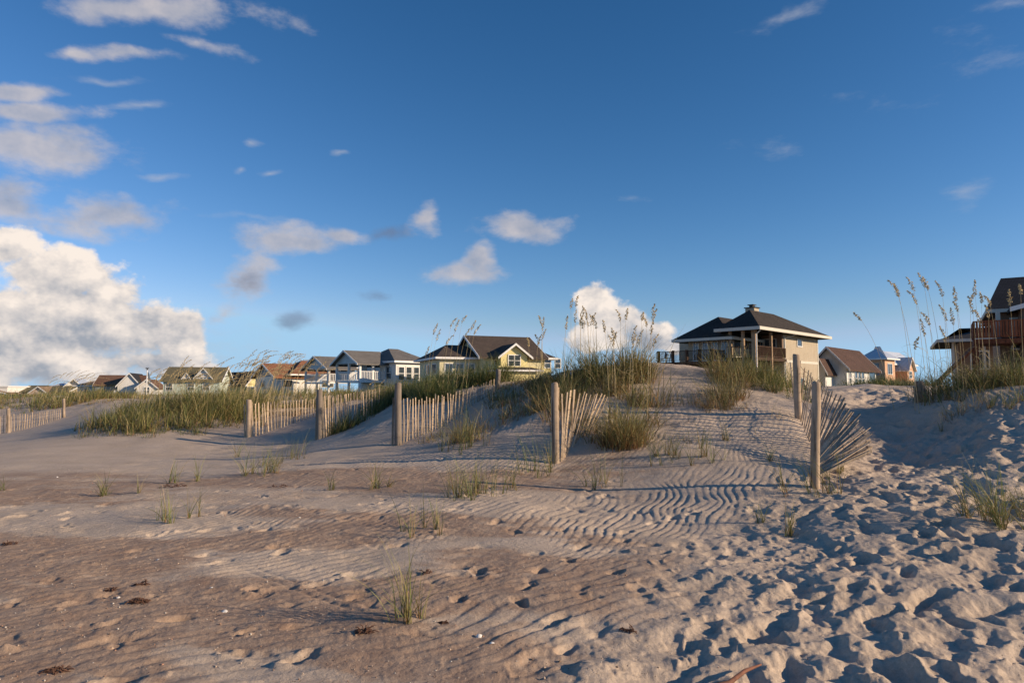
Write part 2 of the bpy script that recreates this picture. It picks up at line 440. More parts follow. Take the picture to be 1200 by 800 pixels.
# little scour hollows and mounds with crusty lips on the left
for i in range(260):
    x = random.uniform(-8.5, 2.5); y = random.uniform(3.2, 13)
    if x > .35 * y - 1.0: continue
    k = random.uniform(.4, 1.1)
    stamp(DET, x, y, .13 * k, .055 * k, random.gauss(.25, .6), random.uniform(-.016, .022), random.uniform(.0, .008), random.uniform(-.9, .9), 1.1, i + 3)
for i in range(120):
    y = random.uniform(3.3, 10.5); x = random.uniform(-.72, .25) * y
    if float(path_mask(np.array([x]), np.array([y]))[0]) > .1: continue
    k = random.uniform(.6, 1.1)
    stamp(DET, x, y, .13 * k, .065 * k, random.choice([.3, 1.0, 2.4]) + random.gauss(0, .3), random.uniform(.010, .032), random.uniform(.001, .012), random.uniform(-.9, .9), random.choice([.9, 1.4]), i + 7, .3)
# wheel track, faint (lower left, running to the right and towards the eye)
wt0, wt1 = ground(285, 668), ground(410, 712)
dv = (wt1 - wt0); L = dv.length; dv.normalize()
for lane in (0, .10):
    s = (GX - wt0.x) * dv.x + (GY - wt0.y) * dv.y; t = -(GX - wt0.x) * dv.y + (GY - wt0.y) * dv.x - lane
    DET += (-.010 * np.exp(-(t / .022) ** 2) * sstep(-.3, .3, s) * sstep(L + .5, L, s)).astype(np.float32)
DET += ((1 - pmk) * .020 * fbm(GX, GY, .65, 3, .5, 71.0)).astype(np.float32)
del TR, GX, GY

def det_sample(x, y):
    fx = (x - DX0) / DR; fy = (y - DY0) / DR
    ok = (fx > 1) & (fx < nxd - 2) & (fy > 1) & (fy < nyd - 2)
    fx = np.clip(fx, 1, nxd - 3); fy = np.clip(fy, 1, nyd - 3)
    i = fx.astype(int); j = fy.astype(int); a = fx - i; b = fy - j
    z = DET[j, i] * (1 - a) * (1 - b) + DET[j, i + 1] * a * (1 - b) + DET[j + 1, i] * (1 - a) * b + DET[j + 1, i + 1] * a * b
    edge = sstep(DX0, DX0 + 1, x) * sstep(DX1, DX1 - 1, x) * sstep(DY0, DY0 + .8, y) * sstep(DY1, DY1 - 2, y)
    return np.where(ok, z * edge, 0)

def ripples(x, y):
    wx = .17 * fbm(x, y, 1.7, 3, .5, 33.0); wy = .22 * fbm(x, y, 1.7, 3, .5, 77.0)
    X = x + wx * 1.6; Y = y + wy * 1.6
    def wave(ang, lam, off):
        ph = 2 * np.pi * (X * math.cos(ang) + Y * math.sin(ang)) / lam + 2.4 * fbm(x, y, .6, 3, .5, off)
        s = np.sin(ph); return s + .30 * np.sin(2 * ph + .9)
    # crests near the eye run at 45 degrees, farther away more along the view
    b = sstep(5.0, 9.0, y + .25 * x)
    j = sstep(-.12, .12, fbm(x, y, .9, 2, .5, 140.0)); k = 1 - j
    w = (wave(-.98, .138, 12.0) * j + wave(-.86, .118, 19.0) * k) * (1 - b) + (wave(-.50, .112, 55.0) * j + wave(-.34, .098, 65.0) * k) * b
    w = w * (.75 + .5 * vnoise(x * 6, y * 6))
    m = sstep(-.20, .25, fbm(x, y, 1.5, 3, .5, 61.0) + .20) * (1 - .55 * damp_mask(x, y)) * (1 - path_mask(x, y))
    m = .10 + .90 * m
    m *= (1 - path_mask(x, y)) * sstep(24, 14, np.hypot(x, y))
    return .0076 * w * m * (1 - .48 * sstep(7.5, 11, y))

def surf_h(x, y):
    return base_h(x, y) + det_sample(x, y) + ripples(x, y)

# ------------------------------------------------------------------ the sand sheet (polar grid, dense in front)
rs = [.25, .8, 1.4, 1.9]; r = 2.3
while r < 3000:
    rs.append(r)
    if r < 3.2: r += .03
    elif r < 12: r += .0155
    elif r < 17: r += .0155 + (r - 12) * .004
    elif r < 60: r *= 1.0028
    elif r < 140: r *= 1.02
    else: r *= 1.12
rs = np.array(rs)
fine = np.radians(np.arange(-46, 46.001, .09))
coarse = np.radians(np.arange(50, 311, 4.0))
ths = np.concatenate([fine, coarse])
RR, TT = np.meshgrid(rs, ths, indexing='ij')
X = RR * np.sin(TT); Y = RR * np.cos(TT)
Z = base_h(X, Y)
near = RR < 26
Z[near] += (det_sample(X[near], Y[near]) + ripples(X[near], Y[near]))
# crusty small relief of the coarse sand
dm = np.zeros_like(Z); sel = RR < 60
dm[sel] = damp_mask(X[sel], Y[sel])
sel = RR < 14
Z[sel] += dm[sel] * .011 * fbm(X[sel], Y[sel], .12, 4, .7, 15.0) + .003 * fbm(X[sel], Y[sel], .07, 3, .6, 25.0)
veg = sstep(55, 80, RR) * .95
nr, nt_ = RR.shape
idx = np.arange(nr * nt_).reshape(nr, nt_)
idn = np.concatenate([idx, idx[:, :1]], axis=1)
Fq = np.stack([idn[:-1, :-1], idn[:-1, 1:], idn[1:, 1:], idn[1:, :-1]], -1).reshape(-1, 4)[:, ::-1]
V = np.stack([X, Y, Z], -1).reshape(-1, 3)
gnd = np_mesh('ground', V, Fq, M['sand'], True, {'damp': dm.ravel(), 'veg': veg.ravel()})
tag(gnd, 'pale rippled beach sand rising into low dunes, trampled on the right', kind='structure')
print('ground verts', len(V))
del RR, TT, X, Y, Z, V, Fq, idx, idn, dm, veg
# ------------------------------------------------------------------ grass
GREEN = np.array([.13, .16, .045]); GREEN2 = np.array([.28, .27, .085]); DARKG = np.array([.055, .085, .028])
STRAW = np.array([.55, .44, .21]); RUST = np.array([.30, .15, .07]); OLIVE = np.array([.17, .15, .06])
def blade_arrays(P, h, az, lean, w, cb, ct, curl=1.0, seg=4):
    """P (n,3) roots; h heights; az lean azimuth; lean 0..1.3; cb, ct colours (n,3) at root and tip"""
    n = len(P); t = np.linspace(0, 1, seg + 1)[None, :]
    hx, hy = np.cos(az)[:, None], np.sin(az)[:, None]
    L = lean[:, None]; H = h[:, None]
    hor = H * (L * .35 * t + L * .75 * t ** 2.2)
    ver = H * (t - .38 * np.minimum(L, 1.4) ** 1.5 * t ** 2.6 * curl)
    x = P[:, 0:1] + hor * hx; y = P[:, 1:2] + hor * hy; z = P[:, 2:3] + ver - .02
    fa = (az + rng.uniform(-1.1, 1.1, n) + math.pi / 2)[:, None]
    ww = (w[:, None] * (1 - t ** 1.6 * .93)) / 2
    ax, ay = np.cos(fa) * ww, np.sin(fa) * ww
    V = np.stack([np.stack([x - ax, y - ay, z], -1), np.stack([x + ax, y + ay, z], -1)], 2)   # n, seg+1, 2, 3
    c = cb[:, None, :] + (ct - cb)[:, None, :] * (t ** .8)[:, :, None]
    C = np.repeat(c[:, :, None, :], 2, 2)
    k = np.arange(seg)[None, :, None] * 2 + np.array([0, 1, 3, 2])[None, None, :]
    Fq = (np.arange(n) * (seg + 1) * 2)[:, None, None] + k
    V = V.reshape(-1, 3); C = C.reshape(-1, 3)
    return V, Fq.reshape(-1, 4), np.concatenate([C, np.ones((len(C), 1))], 1)
def pick(n, mix):
    """mix: list of (weight, colour)"""
    w = np.array([a for a, _ in mix]); w = w / w.sum()
    cols = np.array([c for _, c in mix]); i = rng.choice(len(mix), n, p=w)
    return cols[i] * rng.uniform(.72, 1.28, (n, 1))
def clumps(centres, per, crad, hmean, wid, mixb, mixt, wind=(0, 0), leanm=.45):
    """centres (m,2), scale per clump; returns blade arrays"""
    m = len(centres)
    sc = rng.uniform(.5, 1.35, m) * np.clip(1 + .9 * fbm(centres[:, 0], centres[:, 1], .9, 2, .5, 9.9), .45, 1.5)
    cnt = np.maximum(3, (per * .62 * sc * rng.uniform(.6, 1.4, m)).astype(int))
    ci = np.repeat(np.arange(m), cnt); n = len(ci)
    ra = rng.uniform(0, 2 * np.pi, n); rr = crad * sc[ci] * np.sqrt(rng.random(n))
    ox, oy = np.cos(ra) * rr, np.sin(ra) * rr
    x, y = centres[ci, 0] + ox, centres[ci, 1] + oy
    P = np.stack([x, y, surf_h(x, y)], -1)
    h = hmean * 1.08 * sc[ci] * rng.uniform(.35, 1.12, n) * np.where(rng.random(n) < .06, 1.35, 1.0)
    lx = ox / crad * .6 + rng.normal(0, .5, n) + wind[0]; ly = oy / crad * .6 + rng.normal(0, .5, n) + wind[1]
    az = np.arctan2(ly, lx); lean = np.clip(np.hypot(lx, ly) * leanm * 2.0 * rng.uniform(.4, 1.5, n), .03, 1.5)
    w = wid * rng.uniform(.6, 1.3, n)
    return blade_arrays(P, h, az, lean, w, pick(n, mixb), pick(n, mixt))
def scatter(ell, m, keep=None):
    """m clump centres in ellipses [(px, Y, rx, ry, weight)]"""
    wt = np.array([e[4] for e in ell], float); wt /= wt.sum()
    out = []
    while len(out) < m:
        px, Y, rx, ry, _ = ell[rng.choice(len(ell), p=wt)]
        a, q = rng.uniform(0, 2 * np.pi), math.sqrt(rng.random()) * rng.choice([1, 1, 1, 1.25])
        x = (px - 600) / F * Y + math.cos(a) * rx * q; y = Y + math.sin(a) * ry * q
        g = float(fbm(np.array([x]), np.array([y]), 1.4, 3, .5, 3.3)[0])
        if g < rng.uniform(-.40, .25) - (.25 if q < .5 else -.05): continue
        out.append((x, y))
    return np.array(out)
def join(parts):
    Vs, Fs, Cs, o = [], [], [], 0
    for V, f, c in parts:
        Vs.append(V); Fs.append(f + o); Cs.append(c); o += len(V)
    return np.concatenate(Vs), np.concatenate(Fs), np.concatenate(Cs)
def patch(label, specs, name='dune_grass'):
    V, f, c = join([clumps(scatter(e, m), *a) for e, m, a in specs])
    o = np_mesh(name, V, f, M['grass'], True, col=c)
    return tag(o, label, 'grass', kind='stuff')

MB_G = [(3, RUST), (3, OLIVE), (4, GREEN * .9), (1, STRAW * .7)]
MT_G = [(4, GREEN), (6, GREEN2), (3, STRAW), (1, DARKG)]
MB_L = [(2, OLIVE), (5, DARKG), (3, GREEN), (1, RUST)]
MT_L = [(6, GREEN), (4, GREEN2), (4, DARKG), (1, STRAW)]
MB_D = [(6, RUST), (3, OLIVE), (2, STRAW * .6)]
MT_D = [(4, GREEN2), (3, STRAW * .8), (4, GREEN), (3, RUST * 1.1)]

# far left dune
patch('low green grass along the dune crest at far left', [
    ([(20, 38, 4.5, 3, 3), (70, 38, 2.2, 2.5, 2), (100, 40, 2.2, 2.5, 1), (140, 40, 3.5, 2.5, 2), (-60, 38, 5, 3, 2), (40, 44, 6, 3, 2)], 700, (17, .26, .50, .022, MB_G, MT_G, (.25, 0), .5)),
    ([(130, 37, 1.9, 1.2, 1)], 30, (12, .2, .30, .02, MB_D, MT_D, (0, 0), .6))])
# left mound
patch('thick green grass covering the left mound in front of the cottages', [
    ([(205, 22.4, 2.7, 2.0, 4), (170, 23.2, 2.0, 1.7, 2), (245, 23.6, 2.0, 1.8, 3), (185, 20.8, 1.4, .9, 1.2), (265, 25, 2, 2, 2)], 520, (26, .20, .62, .017, MB_G, MT_G, (.30, 0), .45)),
    ([(165, 20.3, 1.7, .7, 2), (215, 20.3, 1.2, .5, 1.4)], 80, (18, .16, .22, .011, MB_L, MT_L, (.2, 0), .7))])
# behind the second fence
patch('green grass between the mound and the grey twin porch house', [
    ([(310, 26, 2.2, 1.6, 3), (360, 26, 2.2, 1.8, 3), (400, 28, 2.6, 2, 3), (440, 27.5, 1.8, 1.8, 2), (470, 32, 4, 3, 2), (330, 32, 5, 3, 3)], 520, (24, .22, .48, .017, MB_G, MT_G, (.3, 0), .45)),
    ([(335, 24, 1.1, .5, 2), (300, 21.4, .7, .4, .6)], 40, (18, .16, .3, .011, MB_D, MT_D, (.2, 0), .6))])
# strip along the second front fence
patch('dark lush grass strip growing along the fence left of the middle valley', [
    ([(402, 18.8, .50, .6, 1.4), (418, 19.6, .55, .7, 2), (437, 20.6, .7, .8, 2), (455, 21.6, .7, .8, 2), (470, 22.6, .8, .9, 2), (490, 23, .8, .9, 2), (505, 24, .9, 1, 2)], 240, (28, .17, .46, .012, MB_L, MT_L, (.15, 0), .5))])
# bank behind the third fence
patch('lush dark green grass bank below the yellow house', [
    ([(497, 19, .65, .8, 2), (520, 19, .8, .9, 3), (545, 19.2, .8, 1, 3), (566, 20, .7, .9, 2), (545, 21, 1.2, 1, 2), (505, 21, .8, 1, 2)], 400, (36, .18, .56, .013, MB_L, MT_L, (.15, 0), .5)),
    ([(607, 17.6, .7, .8, 2), (630, 17.2, .5, .6, 2), (590, 16.7, .5, .5, 1.4), (600, 18.2, .9, .6, 2)], 150, (20, .14, .38, .013, MB_D, MT_G, (.1, 0), .5)),
    ([(565, 14.3, .35, .6, 1), (545, 13.7, .3, .3, 1), (600, 14.8, .5, .7, 1.5), (625, 15.5, .4, .6, 1), (500, 14.6, .4, .4, .5)], 90, (13, .12, .36, .010, MB_D, MT_G, (.1, 0), .55))])
# centre of the dune
patch('tall dense green and rusty grass on the highest dune in the centre', [
    ([(682, 16.8, .55, .7, 3), (668, 15.6, .3, .5, 1.2), (703, 16.9, .4, .6, 1)], 85, (24, .15, .68, .015, MB_G, MT_G, (.05, 0), .45)),
    ([(738, 14.8, .50, .9, 3), (752, 16.4, .45, .6, 2.5), (722, 13.6, .45, .7, 2.2)], 115, (28, .15, .74, .0145, MB_D, MT_G, (.08, 0), .5)),
    ([(705, 12.9, .5, .5, 2), (728, 12.2, .4, .4, 2.4), (757, 13.4, .3, .5, 1.2), (690, 13.4, .35, .35, 1), (742, 13, .4, .5, 2)], 120, (24, .13, .66, .012, MB_D, MT_G, (.05, 0), .6)),
    ([(690, 15, 1.0, .9, 1), (760, 15, .8, .9, .6)], 60, (22, .13, .46, .009, MB_D, MT_G, (0, 0), .5)),
    ([(640, 14.4, .8, .9, 1), (612, 16.0, .9, .9, 1.4), (660, 13.6, .5, .5, .6), (585, 15, .9, .9, 1), (540, 14.6, .8, .7, .6)], 190, (15, .13, .42, .011, MB_D, MT_D, (0, 0), .6)),
    ([(810, 14, .9, .9, 1), (780, 12.6, .6, .6, 1), (700, 12.4, .9, .5, 1)], 44, (8, .10, .30, .007, MB_D, MT_D, (0, 0), .7))])
patch('rust and green grass clumps below the brown roofed beach house', [
    ([(848, 14.6, .55, .7, 3), (866, 16, .7, .7, 3)], 80, (26, .15, .56, .012, MB_D, MT_G, (-.05, 0), .55)),
    ([(880, 17, .8, .7, 2), (905, 16.2, .7, .8, 3), (925, 15.6, .4, .6, 1.6), (900, 18.5, 1.2, .8, 2)], 130, (24, .15, .48, .012, MB_L, MT_G, (-.1, 0), .5)),
    ([(845, 13.7, .45, .3, 2)], 26, (22, .12, .36, .008, MB_D, MT_D, (0, 0), .6)),
    ([(790, 12, .5, .5, 2), (815, 11.6, .4, .3, 1), (872, 12.3, .5, .5, 1.4), (905, 12.6, .5, .5, 2)], 20, (9, .10, .32, .006, MB_D, MT_G, (0, 0), .55))])
patch('grass and low green scrub on the hump at the right edge', [
    ([(1130, 13.6, .9, .6, 3), (1165, 13.6, .8, .7, 3), (1200, 13.4, .9, .7, 3), (1100, 14.2, .4, .5, 1.2), (1240, 13.4, 1, 1, 2), (1290, 13, 1.3, 1.2, 2)], 210, (17, .15, .54, .012, MB_G, MT_G, (-.2, 0), .65)),
    ([(1150, 12.4, .8, .3, 1), (1195, 12.2, .6, .3, 1)], 14, (16, .12, .3, .007, MB_D, MT_G, (-.2, 0), .7))])
patch('dark low scrub behind the sand path in front of the peach house', [
    ([(1030, 25, 1.0, 1.2, 2), (1058, 25, .9, 1.0, 3), (1010, 28, 1.8, 1.2, 2), (1085, 22, .9, 1, 2), (985, 27, 1.4, 1, 1)], 170, (26, .22, .34, .016, MB_L, MT_L, (0, 0), .6))])
def far_scrub():
    c = []
    while len(c) < 1500:
        y = rng.uniform(48, 120); x = rng.uniform(-.95, .95) * y
        c.append((x, y))
    return clumps(np.array(c), 16, .7, .55, .06, MB_G, MT_G, (.1, 0), .6)
V, f, c = far_scrub()
tag(np_mesh('scrub', V, f, M['grass'], True, col=c), 'scrubby green ground cover behind the dunes around the houses', 'scrub', kind='stuff')

# ------------------------------------------------------------------ separate tufts on the open sand
def tuft(px, py, hpx, n, label, green=1.0, wind=0.0, spread=.5, wid=.0075):
    g = ground(px, py); h = hpx / F * g.y * 1.28
    n = int(n * 1.9); P = np.zeros((n, 3))
    ns = max(1, n // 9); sa, sr = rng.uniform(0, 6.28, ns), h * .55 * np.sqrt(rng.random(ns)) * (min(1, n / 40) if n > 48 else .25); si = rng.integers(0, ns, n)
    a = rng.uniform(0, 2 * np.pi, n); r = h * .07 * rng.random(n)
    P[:, 0] = np.cos(a) * r + np.cos(sa[si]) * sr[si]; P[:, 1] = np.sin(a) * r + np.sin(sa[si]) * sr[si]
    P[:, 2] = surf_h(P[:, 0] + g.x, P[:, 1] + g.y) - float(surf_h(np.array([g.x]), np.array([g.y]))[0])
    hh = h * rng.uniform(.3, 1.08, n) ** 1.0; lean = np.abs(rng.normal(0, spread * 1.45, n)) + .05
    az = rng.uniform(0, 2 * np.pi, n); lx = np.cos(az) * lean + wind; ly = np.sin(az) * lean
    az = np.arctan2(ly, lx); lean = np.clip(np.hypot(lx, ly), 0, 1.6)
    mt = [(6 * green, GREEN2 * 1.1), (5 * green, GREEN * 1.3), (2, STRAW), (1, STRAW * .7)]
    mb = [(3, GREEN), (3, OLIVE), (2, RUST)]
    V, f, c = blade_arrays(P, hh, az, lean, np.full(n, wid) * rng.uniform(.6, 1.3, n), pick(n, mb), pick(n, mt), seg=6)
    o = np_mesh('grass_tuft', V, f, M['grass'], True, col=c)
    o.location = (g.x, g.y, float(surf_h(np.array([g.x]), np.array([g.y]))[0]))
    return tag(o, label, 'grass tuft', 'small grass tufts dotted over the open sand')
tuft(468, 728, 84, 24, 'largest foreground tuft of long green blades, nearest the camera', 1.4, -.05, .42, .0075)
tuft(487, 726, 55, 8, 'thin tuft just right of the largest foreground tuft', 1.2, .1, .3, .006)
tuft(502, 625, 44, 30, 'dense yellowish tuft standing alone between the middle pair and foreground tuft', .6, 0, .35)
tuft(197, 611, 36, 30, 'bushy green tuft on the dark sand at left, the nearer one there', 1.2, -.1, .4)
tuft(229, 604, 34, 6, 'single wispy upright tuft right of the bushy left tuft', .8, 0, .12)
tuft(203, 566, 36, 14, 'wispy tuft on the reddish sand ridge at left', .8, .3, .5)
tuft(227, 564, 30, 10, 'short tuft at the right end of the reddish ridge', .9, 0, .3)
tuft(305, 556, 34, 60, 'widest tuft below the fence with a single post left of centre', 1.0, .2, .7)
tuft(322, 545, 26, 26, 'low tuft touching the widest left one', 1.0, .2, .6)
tuft(347, 537, 30, 34, 'feathery tuft between the widest left tuft and the second front post', .7, .25, .6)
tuft(276, 536, 26, 12, 'small tuft up the slope left of the widest one', .9, .1, .4)
tuft(120, 580, 26, 22, 'lone tuft in front of the grassy left mound', 1.1, .1, .5)
tuft(162, 578, 24, 8, 'sparse tuft halfway along the row at left', .9, 0, .3)
tuft(2, 575, 22, 12, 'tuft cut by the left edge of the view', .9, .3, .6)
tuft(390, 574, 24, 12, 'thin tuft alone below the second front post', 1.0, 0, .4)
tuft(438, 572, 34, 22, 'loose tuft with a few long curved blades below the third front post', .8, .2, .6)
tuft(455, 570, 20, 16, 'flattened tuft right of the loose curved one', .6, .6, .9)
tuft(533, 583, 44, 46, 'left tuft of the group of three in mid sand', 1.2, -.25, .55)
tuft(556, 582, 38, 34, 'middle tuft of the group of three in mid sand', 1.0, 0, .5)
tuft(583, 577, 44, 48, 'right tuft of the group of three in mid sand', 1.3, .1, .4)
tuft(544, 527, 46, 46, 'tall tuft up on the shaded slope between two fences', 1.2, 0, .35)
tuft(636, 553, 44, 44, 'bright green tuft left of the leaning post', 1.5, -.1, .5)
tuft(703, 568, 38, 34, 'bright tuft in front of the tall central grass', 1.3, .05, .45)
tuft(759, 548, 30, 5, 'single thin sprig right of the bright central tuft', 1.2, 0, .15)
tuft(783, 537, 34, 34, 'airy tuft right of the foot of the central grass', 1.0, 0, .6)
tuft(805, 530, 30, 26, 'tuft right beside the airy one on the pale slope', 1.0, 0, .4)
tuft(826, 541, 32, 34, 'stocky tuft halfway down the pale slope', 1.3, 0, .4)
tuft(852, 516, 26, 20, 'wispy tuft below the rusty clumps on the slope', .7, 0, .5)
tuft(893, 612, 28, 12, 'small tuft at the left edge of the footprints', .9, -.3, .5)
tuft(922, 622, 38, 24, 'tuft among the first footprints below the big post', 1.0, .1, .4)
tuft(943, 573, 52, 44, 'green tuft hugging the left side of the big right post', 1.2, -.5, .6)
tuft(984, 552, 26, 16, 'small tuft between the splayed pickets and the path', 1.1, 0, .3)
tuft(902, 540, 26, 14, 'sparse tuft left of the splayed fence', .9, 0, .5)
tuft(1178, 603, 66, 120, 'big leaning tuft at the right edge beside the path', 1.0, -.35, .6, .007)
tuft(1197, 592, 50, 60, 'darker tuft behind the big one, cut by the right edge', .9, -.2, .6, .007)
tuft(1182, 474, 28, 60, 'rounded tuft at the foot of the right hump', .9, 0, .8)
tuft(1100, 500, 30, 6, 'few bare blades at the head of the sand path', .8, 0, .5)

# ------------------------------------------------------------------ sea oats
def oat(px, ptop, Y, lean, label, group, parts=True, thick=.0105, head=.24, side=None):
    sag = .35 if not parts else .10
    """stalk rooted in the sand at column px whose tip reaches row ptop; lean in metres at the tip"""
    x = (px - 600) / F * Y
    z0 = float(surf_h(np.array([x]), np.array([Y]))[0])
    zt = at(px, ptop, Y).z; h = zt - z0
    bend = lean * random.uniform(.75, 1.25) + random.gauss(0, .04); yb = random.uniform(-.08, .08)
    K = 12; pts = []
    for i in range(K + 1):
        t = i / K
        pts.append(Vector((bend * (t * .6 + .4 * t ** 3), yb * t * t, h * (t - .03 * t ** 3 * abs(bend) * 4))))
    root = None
    st = MB().tube(pts, [thick * (1 - .6 * i / K) / 2 for i in range(K + 1)], 4)
    # long drooping leaves on the stalk
    for q in range(random.choice([1, 2, 2, 3])):
        t0 = random.uniform(.08, .5); i = int(t0 * K); p = pts[i]
        a = random.uniform(0, 6.28); ll = random.uniform(.2, .42) * min(h, 1.2)
        lp = [p + Vector((math.cos(a) * ll * s * .8, math.sin(a) * ll * s * .8, ll * (.9 * s - .8 * s * s))) for s in (0, .3, .6, .85, 1)]
        st.tube(lp, [.0035, .003, .0025, .0015, .0006], 3)
    hd = MB()
    d = (pts[-1] - pts[-2]).normalized(); sgn = 1 if bend >= 0 else -1
    hl = head * random.uniform(.8, 1.5); sag = sag * random.uniform(.3, 3)
    NH = 46
    for i in range(NH):
        t = i / (NH - 1)
        sagx = sgn * sag * hl * t * t
        c = pts[-1] + d * (hl * (t - .35)) + Vector((sagx, 0, -.7 * sag * hl * t * t))
        a = random.uniform(0, 6.28); rr = .027 * math.sin(math.pi * min(1, .15 + t * .85)) * random.uniform(.3, 1.3)
        c = c + Vector((math.cos(a) * rr, math.sin(a) * rr, -.014 * random.random()))
        L = random.uniform(.020, .036); W = random.uniform(.009, .015)
        ax = Vector((math.cos(a) * .6 + sgn * .2, math.sin(a) * .6, random.uniform(-.9, .5))).normalized()
        sd = ax.cross(Vector((math.sin(a), math.cos(a), .3))).normalized() * W; up = ax.cross(sd).normalized() * .003
        hd.add([c - ax * L * .6, c + sd, c + ax * L, c - sd, c + up, c - up], [(0, 1, 4), (1, 2, 4), (2, 3, 4), (3, 0, 4), (1, 0, 5), (2, 1, 5), (3, 2, 5), (0, 3, 5)])
    if parts:
        root = empty('sea_oat', (x, Y, z0)); tag(root, label, 'sea oat', group)
        st.build('stem', M['oat'], root, True); hd.build('seed_head', M['oat'], root)
    else:
        st.add(hd.v, hd.f); root = st.build('sea_oat', M['oat'], None, True, (x, Y, z0)); tag(root, label, 'sea oat', group)
    return root
GR = 'sea oats standing on the right hump'
for px, top, ln in [(1068,338,-.30),(1075,332,-.27),(1085,330,-.26),(1097,326,-.24),(1106,329,-.25),(1092,345,-.20),(1100,372,-.12),(1112,338,-.06),(1116,366,-.12),
                    (1128,345,-.10),(1132,358,-.15),(1138,350,-.06),(1146,358,-.12),(1149,338,-.02),(1152,350,-.06),(1156,372,-.14),(1160,366,-.05),(1122,372,-.1),(1088,385,-.05),(1110,392,-.05)]:
    oat(px, top, 13.6 + random.uniform(-.5, .5), ln, 'tall thin sea oat with tan seed head on the right hump', GR, head=.26)
oat(1046, 362, 13.9, -.58, 'lone sea oat bending left over the roof of the peach house', None, head=.2)
oat(1070, 402, 13.4, .05, 'short sea oat with a drooping dark head in front of the white metal roof', None, head=.2)
oat(1172, 351, 13.2, -.12, 'sea oat crossing the wall of the dark gabled house, left of two', None, head=.22)
oat(1189, 350, 13.0, -.05, 'sea oat in front of the dark gabled house, right of two', None, head=.22)
oat(1199, 340, 12.8, -.03, 'sea oat cut by the right edge of the view', None, head=.2)
for i in range(13):
    px = random.uniform(655, 700); oat(px, random.uniform(352, 385), 16.6 + random.uniform(-.7, .7), random.uniform(-.06, .08), 'upright sea oat in the left clump on the highest dune', 'sea oats of the left clump on the highest dune', head=.26)
for i in range(15):
    px = random.uniform(712, 765); oat(px, random.uniform(362, 405), 15.2 + random.uniform(-.9, .9), random.uniform(-.05, .18), 'upright sea oat in the right clump on the highest dune', 'sea oats of the right clump on the highest dune', head=.24)
for i in range(6):
    px = random.uniform(618, 648); oat(px, random.uniform(375, 402), 17.8 + random.uniform(-.5, .5), random.uniform(-.08, .05), 'thin sea oat in front of the yellow house, right end', 'sea oats in front of the right end of the yellow house', head=.24)
for px, top in [(498,410),(505,384),(508,392),(518,396),(524,376),(530,381),(538,372),(540,388),(548,380),(552,384)]:
    oat(px - 6, top, 19 + random.uniform(-.6, .6), .22, 'sea oat nodding right in front of the dark roofed wing of the yellow house', 'sea oats in front of the left end of the yellow house', head=.27, thick=.008)
for i in range(95):
    px = random.gauss(0, 1); px = 283 + px * 42
    if px < 170 or px > 372: px = random.uniform(215, 350)
    top = random.uniform(418, 448) - 12 * math.exp(-((px - 305) / 30) ** 2)
    oat(px, top, 24.6 + random.uniform(-1.5, 1.8), random.uniform(.35, .6), 'golden sea oat bending right above the left mound', 'golden sea oats bending right behind the left fence', parts=False, thick=.013, head=.46)
for i in range(24):
    px = random.uniform(165, 250)
    oat(px, random.uniform(432, 452), 23.6 + random.uniform(-1, 1.2), random.uniform(.25, .45), 'straw coloured sea oat before the green roofed cottage', 'sea oats before the green roofed cottage', parts=False, thick=.010, head=.32)
for i in range(20):
    px = random.uniform(34, 112)
    oat(px, random.uniform(432, 448), 38 + random.uniform(-1.5, 1.5), random.uniform(.5, .8), 'pale sea oat bending right on the far left dune', 'pale sea oats on the far left dune', parts=False, thick=.013, head=.45)
for i in range(16):
    px = random.uniform(372, 470)
    oat(px, random.uniform(446, 460), 25.5 + random.uniform(-1, 1.5), random.uniform(.2, .4), 'short sea oat below the grey twin porch house', 'short sea oats below the twin porch house', parts=False, thick=.009, head=.28)

